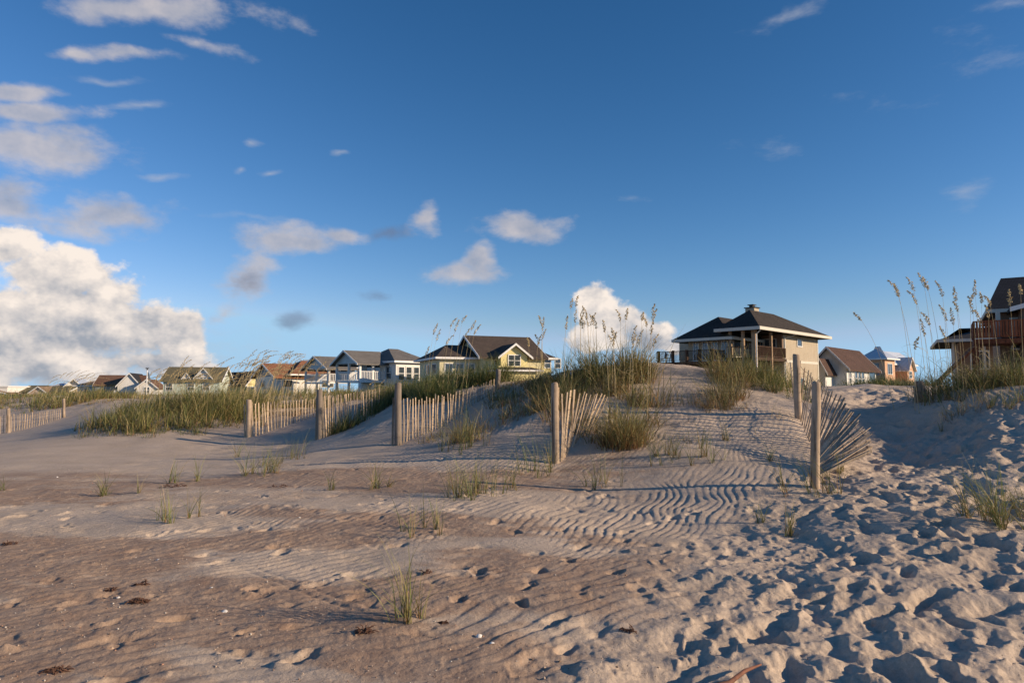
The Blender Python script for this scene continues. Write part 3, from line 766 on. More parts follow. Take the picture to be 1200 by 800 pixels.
# ------------------------------------------------------------------ sand fences
def fence(label, posts, keys, n, step=.09, wires=(.18, .42, .68, .9), wid=.040, jitter=.012):
    """posts: (px, ptop, pbase, Y, tiltx, radius); keys: list of (t, base(px,py,Y), top(px,py,Y))"""
    p0 = posts[0] if posts else None
    b0 = at(*keys[0][1])
    root = empty('sand_fence', tuple(b0)); tag(root, label, 'sand fence', 'slatted sand fences along the dune')
    for (px, pt, pb, Y, tx, r) in posts:
        a = at(px, pb, Y); t = at(px + tx + random.uniform(-1.5, 1.5) * (18 / Y), pt, Y)
        a = a - (t - a).normalized() * .35
        d = t - a; mid = [a + d * s + Vector((random.uniform(-.006, .006), random.uniform(-.006, .006), 0)) for s in (0, .2, .4, .6, .8, .985, 1)]
        r *= .90; rad = [r * 1.05, r * 1.03, r * 1.0, r * .99, r * .98, r * .96, r * .82]
        MB().tube([m - b0 for m in mid], [q * random.uniform(.95, 1.05) for q in rad], 14).build('post', M['post'], root, True)
    T = [k[0] for k in keys]
    KB = np.array([tuple(at(*k[1])) for k in keys]); KT = np.array([tuple(at(*k[2])) for k in keys])
    bs, tps = [], []
    for i in range(n):
        t = i / (n - 1)
        b = Vector([np.interp(t, T, KB[:, j]) for j in range(3)]); q = Vector([np.interp(t, T, KT[:, j]) for j in range(3)])
        q = q + Vector((random.gauss(0, jitter), random.gauss(0, jitter), random.gauss(0, jitter)))
        bs.append(b); tps.append(q)
    for i in range(n):
        b, q = bs[i], tps[i]; d = (q - b)
        gz = float(base_h(np.array([b.x]), np.array([b.y]))[0])
        b2 = b - d.normalized() * .12
        if b2.z > gz - .08 and d.z > .3: b2 = b2 - d.normalized() * (b2.z - gz + .1)
        q = q + d.normalized() * random.gauss(0, .025)
        m1 = b2.lerp(q, .5) + Vector((random.gauss(0, .012), random.gauss(0, .008), 0))
        nxt = tps[min(i + 1, n - 1)] - tps[max(i - 1, 0)]
        w = wid * random.uniform(.75, 1.15); mb = MB()
        up = nxt.normalized().cross(d.normalized()) if nxt.length > 0 else Vector((0, 1, 0))
        mb.bar(b2 - b0, m1 - b0, w, .011, up); mb.bar(m1 - b0, q - b0, w, .011, up, random.uniform(.72, 1))
        mb.build('picket', M['picket'], root)
    for wz in wires:
        pts = [bs[i].lerp(tps[i], wz) - b0 + Vector((0, .012 * (-1) ** i, 0)) for i in range(n)]
        if n > 2: MB().tube(pts, .004, 4).build('wire', M['wire'], root)
    return root
fence('short far sand fence between two posts at the left edge',
      [(10, 478, 508, 28, 0, .075), (75, 467, 490, 33, 0, .075)],
      [(0, (-12, 511, 28), (-12, 490, 28)), (.12, (2, 508, 28), (2, 487, 28)), (.5, (36, 499, 30), (37, 484, 30)), (1, (73, 489, 33), (73, 478.5, 33))], 30)
fence('pale upright sand fence right of the grassy left mound, starting at a single post',
      [(291, 468, 513, 20, 0, .085)],
      [(0, (287, 512, 20), (287, 472, 20)), (.1, (297, 510, 20), (296, 472, 20)), (.5, (331, 498, 21.2), (331, 470, 21.2)), (1, (371, 484, 23), (371, 467, 23))], 24, wid=.05)
fence('sand fence climbing right through dark grass below the twin porch house',
      [(374.5, 456, 515, 18.2, 0, .085)],
      [(0, (370, 514, 18.2), (371, 466, 18.2)), (.08, (381, 513, 18.2), (380, 464, 18.2)), (.5, (409, 490, 19.4), (409, 461, 19.4)), (.8, (440, 474, 21), (440, 456, 21)), (1, (474, 462, 23.2), (474, 450, 23.2))], 30, wid=.046)
fence('long sand fence curving up the grass bank from the tall middle post',
      [(466.5, 449, 521, 14.6, 0, .082), (583, 433, 458, 18.4, 0, .08)],
      [(0, (460, 520, 14.6), (461, 467, 14.6)), (.07, (471, 520, 14.7), (471, 468, 14.7)), (.4, (510, 504, 15.8), (510, 465, 15.8)), (.7, (544, 486, 17), (546, 457, 17)), (1, (578, 462, 18.3), (579, 444, 18.3))], 36, wid=.042)
fence('half buried sand fence with fanned pickets beside the post in the centre',
      [(651, 449, 545, 11.6, 0, .070)],
      [(0, (653, 543, 11.6), (654, 458, 11.6)), (.1, (659, 530, 11.7), (661, 458, 11.7)), (.4, (667, 520, 12), (680, 460, 12)), (.7, (684, 498, 12.6), (697, 461, 12.6)), (1, (700, 488, 13), (713, 462, 13))], 14, wid=.044, jitter=.012)
fence('collapsed sand fence with splayed leaning pickets beside the big post and the footprints',
      [(954.5, 447, 570, 9.05, 0, .066), (935, 415, 480, 13, 0, .075)],
      [(0, (963, 556, 9.3), (1024, 528, 9.7)), (.25, (968, 542, 9.9), (1017, 507, 10.1)), (.45, (969, 528, 10.4), (1004, 486, 10.6)), (.6, (965, 512, 11), (986, 466, 11)),
       (.8, (950, 492, 12), (962, 448, 12)), (.93, (938, 478, 13), (944, 426, 13)), (1, (931, 472, 13.6), (926, 424, 13.6))], 42, wid=.040, jitter=.03)
# stump on the right
g = ground(1078, 470)
sp = empty('fence_stump', tuple(g)); tag(sp, 'short broken fence post leaning in the sand below the right hump', 'stump')
MB().tube([(.06, 0, -.2), (.04, 0, .15), (0, 0, .34), (-.005, 0, .40)], [.10, .095, .09, .07], 12).build('post', M['post'], sp, True)
MB().bar((-.12, -.05, -.1), (-.15, -.08, .30), .05, .02).build('picket', M['picket'], sp)

# ------------------------------------------------------------------ things lying on the sand
def on_sand(px, py):
    g = ground(px, py); g.z = float(surf_h(np.array([g.x]), np.array([g.y]))[0]); return g
def shell(px, py, size, label):
    g = on_sand(px, py); mb = MB(); K, R = 7, 12; vs = [(0, 0, size * .45)]
    for k in range(1, K):
        for q in range(R):
            a = 2 * math.pi * q / R; rr = size * k / K * (1 + .06 * math.cos(a * 6)) * (1 - .25 * max(0, -math.cos(a)))
            vs.append((math.cos(a) * rr, math.sin(a) * rr * .85, size * .45 * (1 - (k / (K - 1)) ** 2.2)))
    fs = [(0, 1 + q, 1 + (q + 1) % R) for q in range(R)]
    for k in range(K - 2):
        for q in range(R):
            a = 1 + k * R + q; b = 1 + k * R + (q + 1) % R
            fs.append((a, a + R, b + R, b))
    o = mb.add(vs, fs).build('seashell', M['shell'], None, True, (g.x, g.y, g.z + .001)); o.rotation_euler = (random.uniform(-.4, .4), random.uniform(-.4, .4), random.uniform(0, 6))
    tag(o, label, 'shell', 'shells scattered on the sand')
shell(561, 745, .032, 'largest white shell, right of the foreground tuft')
shell(576, 757, .024, 'white shell just below the largest one')
shell(264, 715, .030, 'tan shell in front of the lower left footprints')
shell(248, 690, .022, 'bright white shell up the sand left of the tyre track')
shell(185, 656, .022, 'white shell fragment left of the brown patch')
shell(139, 701, .020, 'white shell beside the largest dark weed clump')
shell(67, 559, .03, 'white shell on the far reddish streak at left')
shell(351, 607, .024, 'small white shell in the middle of the brown patch')
def weed(px, py, w, h, n, label, m='weed', cat='seaweed'):
    g = on_sand(px, py); mb = MB()
    for i in range(n):
        a = random.uniform(0, 6.28); r = w * math.sqrt(random.random()) * .7
        p = Vector((math.cos(a) * r, math.sin(a) * r * .6, random.uniform(0, h) * (1 - r / w)))
        ln = random.uniform(.02, .055); d = Vector((random.gauss(0, 1), random.gauss(0, .6), random.gauss(0, .35))).normalized() * ln
        q = [p, p + d * .5 + Vector((0, 0, .008)), p + d + Vector((random.gauss(0, .01), 0, -.004))]
        mb.tube(q, [.003, .0045, .002], 4)
    o = mb.build('seaweed', M[m], None, False, (g.x, g.y, g.z)); tag(o, label, cat, 'dried weed clumps on the sand')
weed(162, 707, .10, .03, 60, 'largest dark weed clump in the lower left')
weed(131, 692, .06, .018, 30, 'weed clump up and left of the largest one')
weed(166, 688, .05, .018, 26, 'weed clump directly above the largest one')
weed(66, 786, .08, .02, 44, 'weed clump near the lower left corner')
weed(428, 745, .07, .035, 50, 'reddish weed clump left of the foreground tuft')
weed(12, 639, .12, .03, 40, 'weed line at the left edge of the sand')
weed(204, 570, .30, .06, 60, 'rusty root clump under the wispy tuft on the left ridge')
weed(500, 673, .05, .02, 20, 'tiny weed scrap in the middle of the sand')
weed(520, 732, .04, .02, 16, 'tiny weed scrap right of the foreground tuft')
weed(736, 739, .06, .03, 24, 'weed scrap beside the lower footprints')
weed(330, 570, .20, .02, 30, 'thin dry scrap below the widest left tuft')
g1, g2 = on_sand(855, 800), on_sand(892, 781)
s = MB().tube([(g1 + Vector((-.12, -.05, .02))), g1 + Vector((0, 0, .02)), g1.lerp(g2, .5) + Vector((0, .01, .035)), g2 + Vector((0, 0, .03))], [.014, .013, .011, .005], 8).build('driftwood_stick', M['stick'], None, True)
tag(s, 'thin red brown stick lying at the bottom edge among the footprints', 'stick')
def grit():
    n = 9000
    y = 3.2 + 13 * rng.random(n) ** 1.4; x = rng.uniform(-.78, .45, n) * y
    k = rng.random(n) < (.18 + .82 * damp_mask(x, y)); x, y = x[k], y[k]; n = len(x)
    z = surf_h(x, y); s = rng.uniform(.0025, .0065, n) * np.where(rng.random(n) < .05, 1.9, 1)
    base = np.array([(1, 0, 0), (0, 1, 0), (-1, 0, 0), (0, -1, 0), (0, 0, .8), (0, 0, -.8)])
    a = rng.uniform(0, 6.28, n); ca, sa = np.cos(a), np.sin(a)
    B = base[None] * s[:, None, None] * rng.uniform(.6, 1.4, (n, 6, 1))
    Vx = B[..., 0] * ca[:, None] - B[..., 1] * sa[:, None] * .6; Vy = B[..., 0] * sa[:, None] + B[..., 1] * ca[:, None] * .6
    V = np.stack([Vx + x[:, None], Vy + y[:, None], B[..., 2] + z[:, None] + s[:, None] * .3], -1).reshape(-1, 3)
    t = np.array([(0, 1, 4), (1, 2, 4), (2, 3, 4), (3, 0, 4), (1, 0, 5), (2, 1, 5), (3, 2, 5), (0, 3, 5)])
    Fq = (np.arange(n) * 6)[:, None, None] + t[None]
    pal = np.array([(.62, .56, .48), (.33, .20, .13), (.50, .38, .28), (.16, .11, .08), (.45, .24, .15)])
    c = pal[rng.choice(5, n, p=[.22, .25, .25, .2, .08])]
    C = np.concatenate([np.repeat(c, 6, 0), np.ones((n * 6, 1))], 1)
    o = np_mesh('shell_grit', V, Fq.reshape(-1, 3), M['gritm'], False, col=C)
    tag(o, 'tiny shell fragments and grit strewn over the brown sand', 'shell grit', kind='stuff')
m, nt, b = mat('shell_grit'); a_ = nt.nodes.new('ShaderNodeAttribute'); a_.attribute_name = 'Col'
nt.links.new(a_.outputs['Color'], b.inputs['Base Color']); b.inputs['Roughness'].default_value = .7; M['gritm'] = m
grit()
# ------------------------------------------------------------------ houses
class House:
    """local x runs along the face that looks right and to the viewer, local y along the face that looks left"""
    def __init__(s, pc, Y0, phi, zb, label, name='beach_house', group=None, cat='house'):
        s.X0 = (pc - 600) / F * Y0; s.Y0 = Y0; s.phi = math.radians(phi); s.zb = zb
        s.c, s.s = math.cos(s.phi), math.sin(s.phi)
        s.root = empty(name, (s.X0, Y0, zb), s.phi); tag(s.root, label, cat, group)
    def u(s, px, y=0.0):                 # local x at which the plane local y = const crosses pixel column px
        k = (px - 600) / F; ax, ay = s.X0 - y * s.s, s.Y0 + y * s.c
        return (k * ay - ax) / (s.c - k * s.s)
    def v(s, px, x=0.0):
        k = (px - 600) / F; ax, ay = s.X0 + x * s.c, s.Y0 + x * s.s
        return (ax - k * ay) / (s.s + k * s.c)
    def z(s, py, x=0.0, y=0.0):          # local height that row py has above the spot (x, y)
        Yd = s.Y0 + x * s.s + y * s.c; Xd = s.X0 + x * s.c - y * s.s
        return at(600, py, Yd).z - s.zb
    def part(s, mb, name, m, parent=None): return mb.build(name, M[m], parent or s.root)
    def wall(s, x0, x1, y0, y1, z0, z1, m, name='wall'): return s.part(MB().box(x0, x1, y0, y1, z0, z1), name, m)
    def gable(s, x0, x1, y0, y1, ze, zr, axis, m, wm, ov=.45, th=.18, trim='trim', wallfill=True):
        """ridge along axis 'x' or 'y'; returns the roof"""
        mb = MB()
        if axis == 'x':
            ym = (y0 + y1) / 2; sl = (zr - ze) / (ym - y0)
            P = lambda x, y, z: (x, y, z); a0, a1, b0, bm, b1 = x0 - ov, x1 + ov, y0 - ov, ym, y1 + ov
        else:
            ym = (x0 + x1) / 2; sl = (zr - ze) / (ym - x0)
            P = lambda x, y, z: (y, x, z); a0, a1, b0, bm, b1 = y0 - ov, y1 + ov, x0 - ov, ym, x1 + ov
        zo = ze - ov * sl
        sec = [(b0, zo), (bm, zr), (b1, zo), (b1, zo + th), (bm, zr + th), (b0, zo + th)]
        vs = [P(a0, b, z) for b, z in sec] + [P(a1, b, z) for b, z in sec]
        fs = [(0, 1, 4, 5), (1, 2, 3, 4), (11, 10, 7, 6), (10, 9, 8, 7), (0, 6, 7, 1), (1, 7, 8, 2), (5, 4, 10, 11), (4, 3, 9, 10), (0, 5, 11, 6), (2, 8, 9, 3)]
        mb.add(vs, fs); rf = s.part(mb, 'roof', m)
        if wallfill:
            g = MB(); e = .01
            if axis == 'x': lo, hi, q0, q1 = x0, x1, y0, y1
            else: lo, hi, q0, q1 = y0, y1, x0, x1
            g.add([P(lo, q0, ze), P(lo, q1, ze), P(lo, bm, zr - e), P(hi, q0, ze), P(hi, q1, ze), P(hi, bm, zr - e)],
                  [(0, 1, 2), (3, 5, 4), (0, 3, 4, 1), (0, 2, 5, 3), (1, 4, 5, 2)])
            s.part(g, 'gable_wall', wm)
        # barge boards
        for a in (a0 - .03, a1 + .03):
            f = MB(); e = .03
            q = [P(a + da, b, z + dz) for da in (-.025, .025) for b, z, dz in ((b0, zo, -e), (bm, zr, -e), (b1, zo, -e), (b1, zo, th + e), (bm, zr, th + e), (b0, zo, th + e))]
            f.add(q, [(0, 1, 4, 5), (1, 2, 3, 4), (7, 6, 11, 10), (8, 7, 10, 9), (0, 6, 7, 1), (1, 7, 8, 2), (2, 8, 9, 3), (3, 9, 10, 4), (4, 10, 11, 5), (5, 11, 6, 0)])
            f.build('barge_board', M[trim], rf)
        return rf
    def hip(s, x0, x1, y0, y1, ze, zr, m, ov=.6, th=.16, trim='trim', axis=None, inset=None, inset2=None):
        X0, X1, Y0, Y1 = x0 - ov, x1 + ov, y0 - ov, y1 + ov
        w, d = X1 - X0, Y1 - Y0
        if axis is None: axis = 'x' if w >= d else 'y'
        i = inset if inset is not None else min(w, d) / 2
        if axis == 'x': r = [(X0 + i, (Y0 + Y1) / 2, zr), (X1 - (inset2 or i), (Y0 + Y1) / 2, zr)]
        else: r = [((X0 + X1) / 2, Y0 + i, zr), ((X0 + X1) / 2, Y1 - i, zr)]
        e = [(X0, Y0, ze + th), (X1, Y0, ze + th), (X1, Y1, ze + th), (X0, Y1, ze + th)]
        b = [(X0, Y0, ze), (X1, Y0, ze), (X1, Y1, ze), (X0, Y1, ze)]
        mb = MB()
        if axis == 'x': fs = [(0, 1, 5, 4), (1, 2, 5), (2, 3, 4, 5), (3, 0, 4)]
        else: fs = [(0, 1, 4), (1, 2, 5, 4), (2, 3, 5), (3, 0, 4, 5)]
        fs += [(6, 7, 1, 0), (7, 8, 2, 1), (8, 9, 3, 2), (9, 6, 0, 3), (9, 8, 7, 6)]
        mb.add(e + r + b, fs); rf = s.part(mb, 'roof', m)
        f = MB(); t = .05
        f.box(X0 - t, X1 + t, Y0 - t, Y0 - .004, ze - .03, ze + th + .02); f.box(X0 - t, X1 + t, Y1 + .004, Y1 + t, ze - .03, ze + th + .02)
        f.box(X0 - t, X0 - .004, Y0, Y1, ze - .03, ze + th + .02); f.box(X1 + .004, X1 + t, Y0, Y1, ze - .03, ze + th + .02)
        f.build('fascia', M[trim], rf)
        return rf
    def win(s, face, a0, a1, z0, z1, pos=0.0, nx=1, nz=1, trim='trim', name='window', fr=.09):
        """face 'r': on plane local y = pos looking -y ; 'l': on plane local x = pos looking -x"""
        B = (lambda mb, p0, p1, q0, q1, h0, h1: mb.box(p0, p1, pos - q1, pos - q0, h0, h1)) if face == 'r' else \
            (lambda mb, p0, p1, q0, q1, h0, h1: mb.box(pos - q1, pos - q0, p0, p1, h0, h1))
        f = MB()
        B(f, a0, a1, .003, .06, z1 - fr, z1); B(f, a0, a1, .003, .08, z0, z0 + fr)
        B(f, a0, a0 + fr, .003, .06, z0 + fr, z1 - fr); B(f, a1 - fr, a1, .003, .06, z0 + fr, z1 - fr)
        for i in range(1, nx):
            c = a0 + (a1 - a0) * i / nx; B(f, c - .035, c + .035, .004, .05, z0 + fr, z1 - fr)
        for i in range(1, nz):
            c = z0 + (z1 - z0) * i / nz; B(f, a0 + fr, a1 - fr, .005, .045, c - .03, c + .03)
        fo = s.part(f, name, trim)
        p = MB(); B(p, a0 + fr * .9, a1 - fr * .9, .006, .022, z0 + fr * .9, z1 - fr * .9); s.part(p, 'pane', 'glass', fo)
        return fo
    def rail(s, pts, h=1.0, m='trim', step=.14, name='railing', bw=.035):
        """railing along local points (x,y,z)"""
        mb = MB()
        for a, b in zip(pts[:-1], pts[1:]):
            a, b = Vector(a), Vector(b); n = max(1, int((b - a).length / step))
            mb.bar(a + Vector((0, 0, h)), b + Vector((0, 0, h)), .09, .06); mb.bar(a + Vector((0, 0, .1)), b + Vector((0, 0, .1)), .05, .05)
            for i in range(n + 1):
                p = a.lerp(b, i / n); mb.bar(p + Vector((0, 0, .125)), p + Vector((0, 0, h - .03)), bw, bw)
        return s.part(mb, name, m)
    def post(s, x, y, z0, z1, w=.16, m='trim', name='post'): return s.part(MB().box(x - w / 2, x + w / 2, y - w / 2, y + w / 2, z0, z1), name, m)

HG = 'cottages and beach houses behind the dunes'
# ---- 1. big tan beach house with wrap-around deck -------------------------------------------------
h = House(886, 62, 45, .4, 'large tan beach house with brown hip roof, chimney and covered dark deck', group=HG)
ze = h.z(386.5); zdeck = h.z(417.5)
W1 = h.u(923)                                  # the lit wall starts here; left of it is the covered porch
Lr = h.u(963)
Yp = h.v(856)                                  # depth of the corner porch along the left face
h.wall(W1, Lr, .35, 12.0, 0, ze, 'tan')
xl = 1.5                                       # long room behind the porch
Yl = Yp + 9.0
Yl = h.v(788, xl - 1.7) - .8
h.wall(xl, W1 - .004, Yp + .6, Yl, 0, ze - .7, 'tan')
zr = h.z(368.5, 4.5, 4.5)
Ym = h.v(838, -.8) - .8
rf = h.hip(0, Lr, 0, Ym, ze, zr, 'r_dark', .8, .24, 'trimgrey', 'x', (Ym + 1.6) * .62, Lr + .8 - h.u(908, Ym / 2))
h.hip(xl - .9, Lr - .6, 3.0, Yl, ze - .7, zr - .25, 'r_dark', .8, .22, 'trimgrey', 'x', (Yl - 1.4) * .55)
# chimney
cx, cy = h.u(884, 5.0), 5.0
cw_ = .75
ch = MB().box(cx - cw_, cx + cw_ * .5, cy - .5, cy + .5, zr - 1.6, h.z(361.5, cx, cy)); co_ = h.part(ch, 'chimney', 'tan'); zc = h.z(361.5, cx, cy)
MB().box(cx - cw_ - .07, cx + cw_ * .5 + .07, cy - .62, cy + .62, zc + .002, zc + .09).build('chimney_cap', M['dark'], co_)
MB().box(cx - .45, cx + .05, cy - .2, cy + .2, zc + .092, zc + .32).box(cx - .6, cx + .2, cy - .32, cy + .32, zc + .322, zc + .4).build('flue_cap', M['metal'], co_)
# deck floor and posts
h.part(MB().box(.06, W1 - .004, .06, Yp + .5, zdeck - .3, zdeck), 'deck', 'deckwood')
YD = h.v(768, -2.2)
h.part(MB().box(-2.2, xl - .004, Yp + .52, YD, zdeck - .62, zdeck - .36), 'deck', 'deckwood')
h.rail([(W1 - .1, .12, zdeck), (.1, .12, zdeck), (.1, Yp + .4, zdeck)], 1.0, 'deckwood', .13, 'railing', .04)
h.rail([(.0, Yp + .56, zdeck - .35), (-2.15, Yp + .56, zdeck - .35), (-2.15, YD - .1, zdeck - .35)], 1.0, 'deckwood', .14, 'railing', .04)
h.post(.2, .2, -.2, ze, .38, 'postwood'); h.post((W1) * .52, .14, -.2, ze, .22, 'postwood')
for k in (.5, 1.0): h.post(.12, Yp * k, -.2, ze, .24, 'postwood')
for k in (.0, .22, .45, .7, .98): y = Yp + .7 + (YD - Yp - .9) * k; h.post(-2.1, y, -.2, zdeck + .75, .2, 'deckwood')
h.part(MB().box(W1 - .3, W1 - .006, .36, Yp, zdeck + .002, ze - .01), 'porch_wall', 'brownwall')  # dark brown over the tan wall: porch shade put into the colour
# gutters and downpipes
h.part(MB().tube([(-.5, -.64, ze + .07), (Lr + .5, -.64, ze + .07)], .08, 8), 'gutter', 'trim')
h.part(MB().tube([(-.1, -.6, ze), (.02, -.1, ze - .35), (-.06, -.08, .0)], .055, 6), 'downpipe', 'trim')
h.part(MB().tube([(W1 + .9, -.6, ze), (W1 + .12, .26, ze - .35), (W1 + .12, .28, .1)], .05, 6), 'downpipe', 'trim')
h.part(MB().box(W1 - .02, W1 + .16, .32, .346, 0, ze - .05), 'corner_board', 'trimgrey')
h.part(MB().box(Lr - .2, Lr + .02, .32, .347, 0, ze - .05), 'corner_board', 'trimgrey')
h.part(MB().box(W1 + .17, Lr - .21, .325, .348, zdeck - .32, zdeck - .06), 'band_board', 'trimgrey')
uw = h.u(938.5); h.win('r', uw, uw + 1.25, h.z(406, uw, 0), h.z(397, uw, 0), .345, 1, 1)
h.win('r', uw + .1, uw + 1.6, ze - 5.3, ze - 4.2, .345, 1, 1)
for y0, y1 in ((.9, 2.3), (2.9, Yp - .3)): h.win('l', y0, y1, zdeck + .15, zdeck + 2.05, W1 - .31, 2, 1, 'trimgrey', 'patio_door')
n_ = 4; dy_ = (Yl - Yp - 1.2) / n_
for k in range(n_): y0 = Yp + 1.0 + k * dy_; h.win('l', y0, y0 + dy_ * .66, zdeck - .2, zdeck + 1.75, xl, 2, 1, 'trim', 'patio_door')
for k in range(2): h.win('r', xl + .3 + 1.9 * k, xl + 1.8 + 1.9 * k, zdeck + .1, zdeck + 2.0, Yp + .6, 1, 1, 'trimgrey', 'patio_door')
for y0 in (1.0, 3.6): h.win('l', y0, y0 + 1.4, zdeck - 2.2, zdeck - 1.0, W1, 1, 1)
# ---- deck things
def deck_chair(H, x, y, z, rz, label):
    r = empty('deck_chair', (0, 0, 0)); tag(r, label, 'chair', 'chairs on the dark deck')
    p = H.root.matrix_basis.to_4x4() if False else Matrix.Translation((H.X0, H.Y0, H.zb)) @ Matrix.Rotation(H.phi, 4, 'Z')
    r.location = p @ Vector((x, y, z)); r.rotation_euler = (0, 0, H.phi + rz)
    MB().box(-.28, .28, -.26, .26, .40, .45).build('seat', M['cushion'], r)
    MB().bar((-.0, .26, .45), (0, .42, 1.0), .54, .04, (1, 0, 0)).build('backrest', M['cushion'], r)
    for a in (-.26, .26):
        for b in (-.24, .24): MB().box(a - .02, a + .02, b - .02, b + .02, 0, .40).build('leg', M['trimgrey'], r)
deck_chair(h, .8, Yp - .8, zdeck, -1.4, 'pale chair on the covered corner deck of the tan house')
deck_chair(h, -1.3, Yl + 1.0, zdeck - .36, -1.4, 'pale chair on the open end of the dark deck, nearer')
deck_chair(h, -1.4, YD - 1.2, zdeck - .36, -1.6, 'pale chair at the far open end of the dark deck')

# ---- 2. white house with brown gable roof ---------------------------------------------------------
h = House(992, 75, 47, 1.0, 'white two storey cottage with brown gable roof right of the tan house', group=HG)
Lr = h.u(1026); Wl = h.v(950)
ze = h.z(429); zr = h.z(409, 2, Wl / 2)
h.wall(0, Lr, 0, Wl, -.5, ze, 'white')
h.gable(0, Lr, 0, Wl, ze, zr, 'x', 'r_choc', 'white', .5, .2)
h.wall(-2.6, -.004, 1.4, Wl * .62, -.5, ze - .3, 'white')
h.gable(-2.6, .3, 1.4, Wl * .62, ze - .3, zr - 1.4, 'x', 'r_choc', 'white', .4, .18)
h.win('r', .6, 1.5, ze - 1.9, ze - .6, 0, 2, 2)
for k in range(3): h.win('r', 2.6 + k * 1.25, 3.6 + k * 1.25, ze - 2.1, ze - .5, 0, 1, 2)
h.win('r', Lr - 2.9, Lr - .4, ze - 2.0, ze - .4, 0, 1, 1)
for k in range(3): h.win('r', .8 + 2.2 * k, 2.1 + 2.2 * k, ze - 4.3, ze - 3.2, 0, 1, 1)
for y0 in (2.2, 4.6): h.win('l', y0, y0 + 1.2, ze - 2.2, ze - .9, -2.6, 1, 1)
h.rail([(0, -1.3, ze - 2.6), (Lr, -1.3, ze - 2.6)], .9, 'trim', .3)
h.part(MB().box(0, Lr, -1.35, -.004, ze - 2.75, ze - 2.6), 'balcony', 'trim')
for k in range(5): h.post(.2 + k * (Lr - .4) / 4, -1.25, -.5, ze - 2.76, .2)
# ---- 3. peach house with pale metal roof ----------------------------------------------------------
h = House(1037, 95, 40, 1.0, 'peach coloured house with pale ribbed metal roof behind the white cottage', group=HG)
Lr = h.u(1068); Wl = h.v(1010)
ze = h.z(421); zr = h.z(407, 3, 3)
h.wall(0, 3.4, 0, Wl, -.5, ze, 'peach'); h.wall(3.404, Lr + 4, 1.2, Wl, -.5, ze - .6, 'peach')
h.hip(0, 3.4, 0, Wl, ze, zr, 'r_metal', .5, .16, 'trim', 'y', 2.4)
h.hip(2.6, Lr + 4, 1.2, Wl, ze - .6, zr - .5, 'r_metal', .5, .16, 'trim', 'x', 3)
h.gable(6.2, 8.6, -.6, 4, ze - 1.2, ze + .4, 'y', 'r_metal', 'peach', .3, .12); h.wall(6.2, 8.6, -.6, 1.196, -.5, ze - 1.2, 'peach')
h.win('r', .8, 2.4, ze - 2.1, ze - .5, 0, 2, 1)
for k in range(3): h.win('l', .8 + 2 * k, 2.3 + 2 * k, ze - 2.2, ze - .5, 0, 2, 1, 'slate')
for u0 in (6.7, 10, 12.5): h.win('r', u0, u0 + 1.1, ze - 2.6, ze - 1.5, -.6 if u0 < 8 else 1.2, 1, 2)
# ---- 4. low house at the right with dark hip roof --------------------------------------------------
h = House(1116, 50, -29, .8, 'low house with nearly black spreading roof seen through the sea oats', group=HG)
Lr = h.u(1186); Wl = 8.0
ze = h.z(401)
h.wall(.5, Lr, 1.0, Wl, 0, ze, 'brownwall')  # wall colour darkened to stand for the shade under the eaves
for x in (.1, 2.0, 4.4): h.post(x, .1, 0, ze, .14, 'trimgrey')
h.hip(0, Lr, 0, Wl, ze, h.z(382, 3, 3), 'r_black', .9, .16, 'trimgrey', 'x', 3.6)
h.win('r', 1.2, 2.4, ze - 2, ze - .6, 1.0)
h.wall(2.8, Lr, 2.0, 5.6, ze, h.z(378, 3, 3), 'cream', 'upper_wall')
h.win('r', 3.3, 4.7, h.z(388, 3, 2), h.z(380, 3, 2), 2.0, 2, 1, 'trim'); h.hip(2.8, Lr, 2.0, 5.6, h.z(378, 3, 3), h.z(374, 3, 3), 'r_grey', .35, .1, 'trim', 'x', 1.5)
# ---- 5. dark gabled house at the right edge --------------------------------------------------------
h = House(1173, 38, -32, .8, 'dark timber house with steep black roof and red wood deck, cut by the right edge', group=HG)
ze = h.z(366.5); Lr = 9.0; zr = h.z(326, .5, 3)
h.wall(0, Lr, 0, 6.0, 0, ze, 'brownwall')
h.hip(0, Lr, 0, 6.0, ze, zr, 'r_black', .55, .14, 'trimgrey', 'x', .95)
h.wall(h.u(1196), Lr, -1.6, -.004, 0, ze, 'brownwall'); h.gable(h.u(1196), Lr, -1.6, 2.2, ze, h.z(338, 2, -1), 'y', 'r_black', 'slate', .5, .18)
h.win('r', .5, 1.1, ze - 2.1, ze - .3, 0, 1, 1)
zd = h.z(400)
h.part(MB().box(-1.3, 5, -2.6, -.004, zd - .25, zd), 'deck', 'redwood')
h.rail([(5, -2.55, zd), (-1.25, -2.55, zd), (-1.25, -.1, zd)], .95, 'redwood', .13, 'railing', .10)
for x, y in ((-1.2, -2.5), (2, -2.5), (-1.2, -.2)): h.post(x, y, -.5, zd - .26, .2, 'redwood')
h.post(-.1, -1.2, zd, ze - .02, .2, 'trimgrey')
h.part(MB().bar((-1.2, -2.0, zd - .3), (-4.4, -2.6, -.2), .9, .12), 'stair', 'redwood')

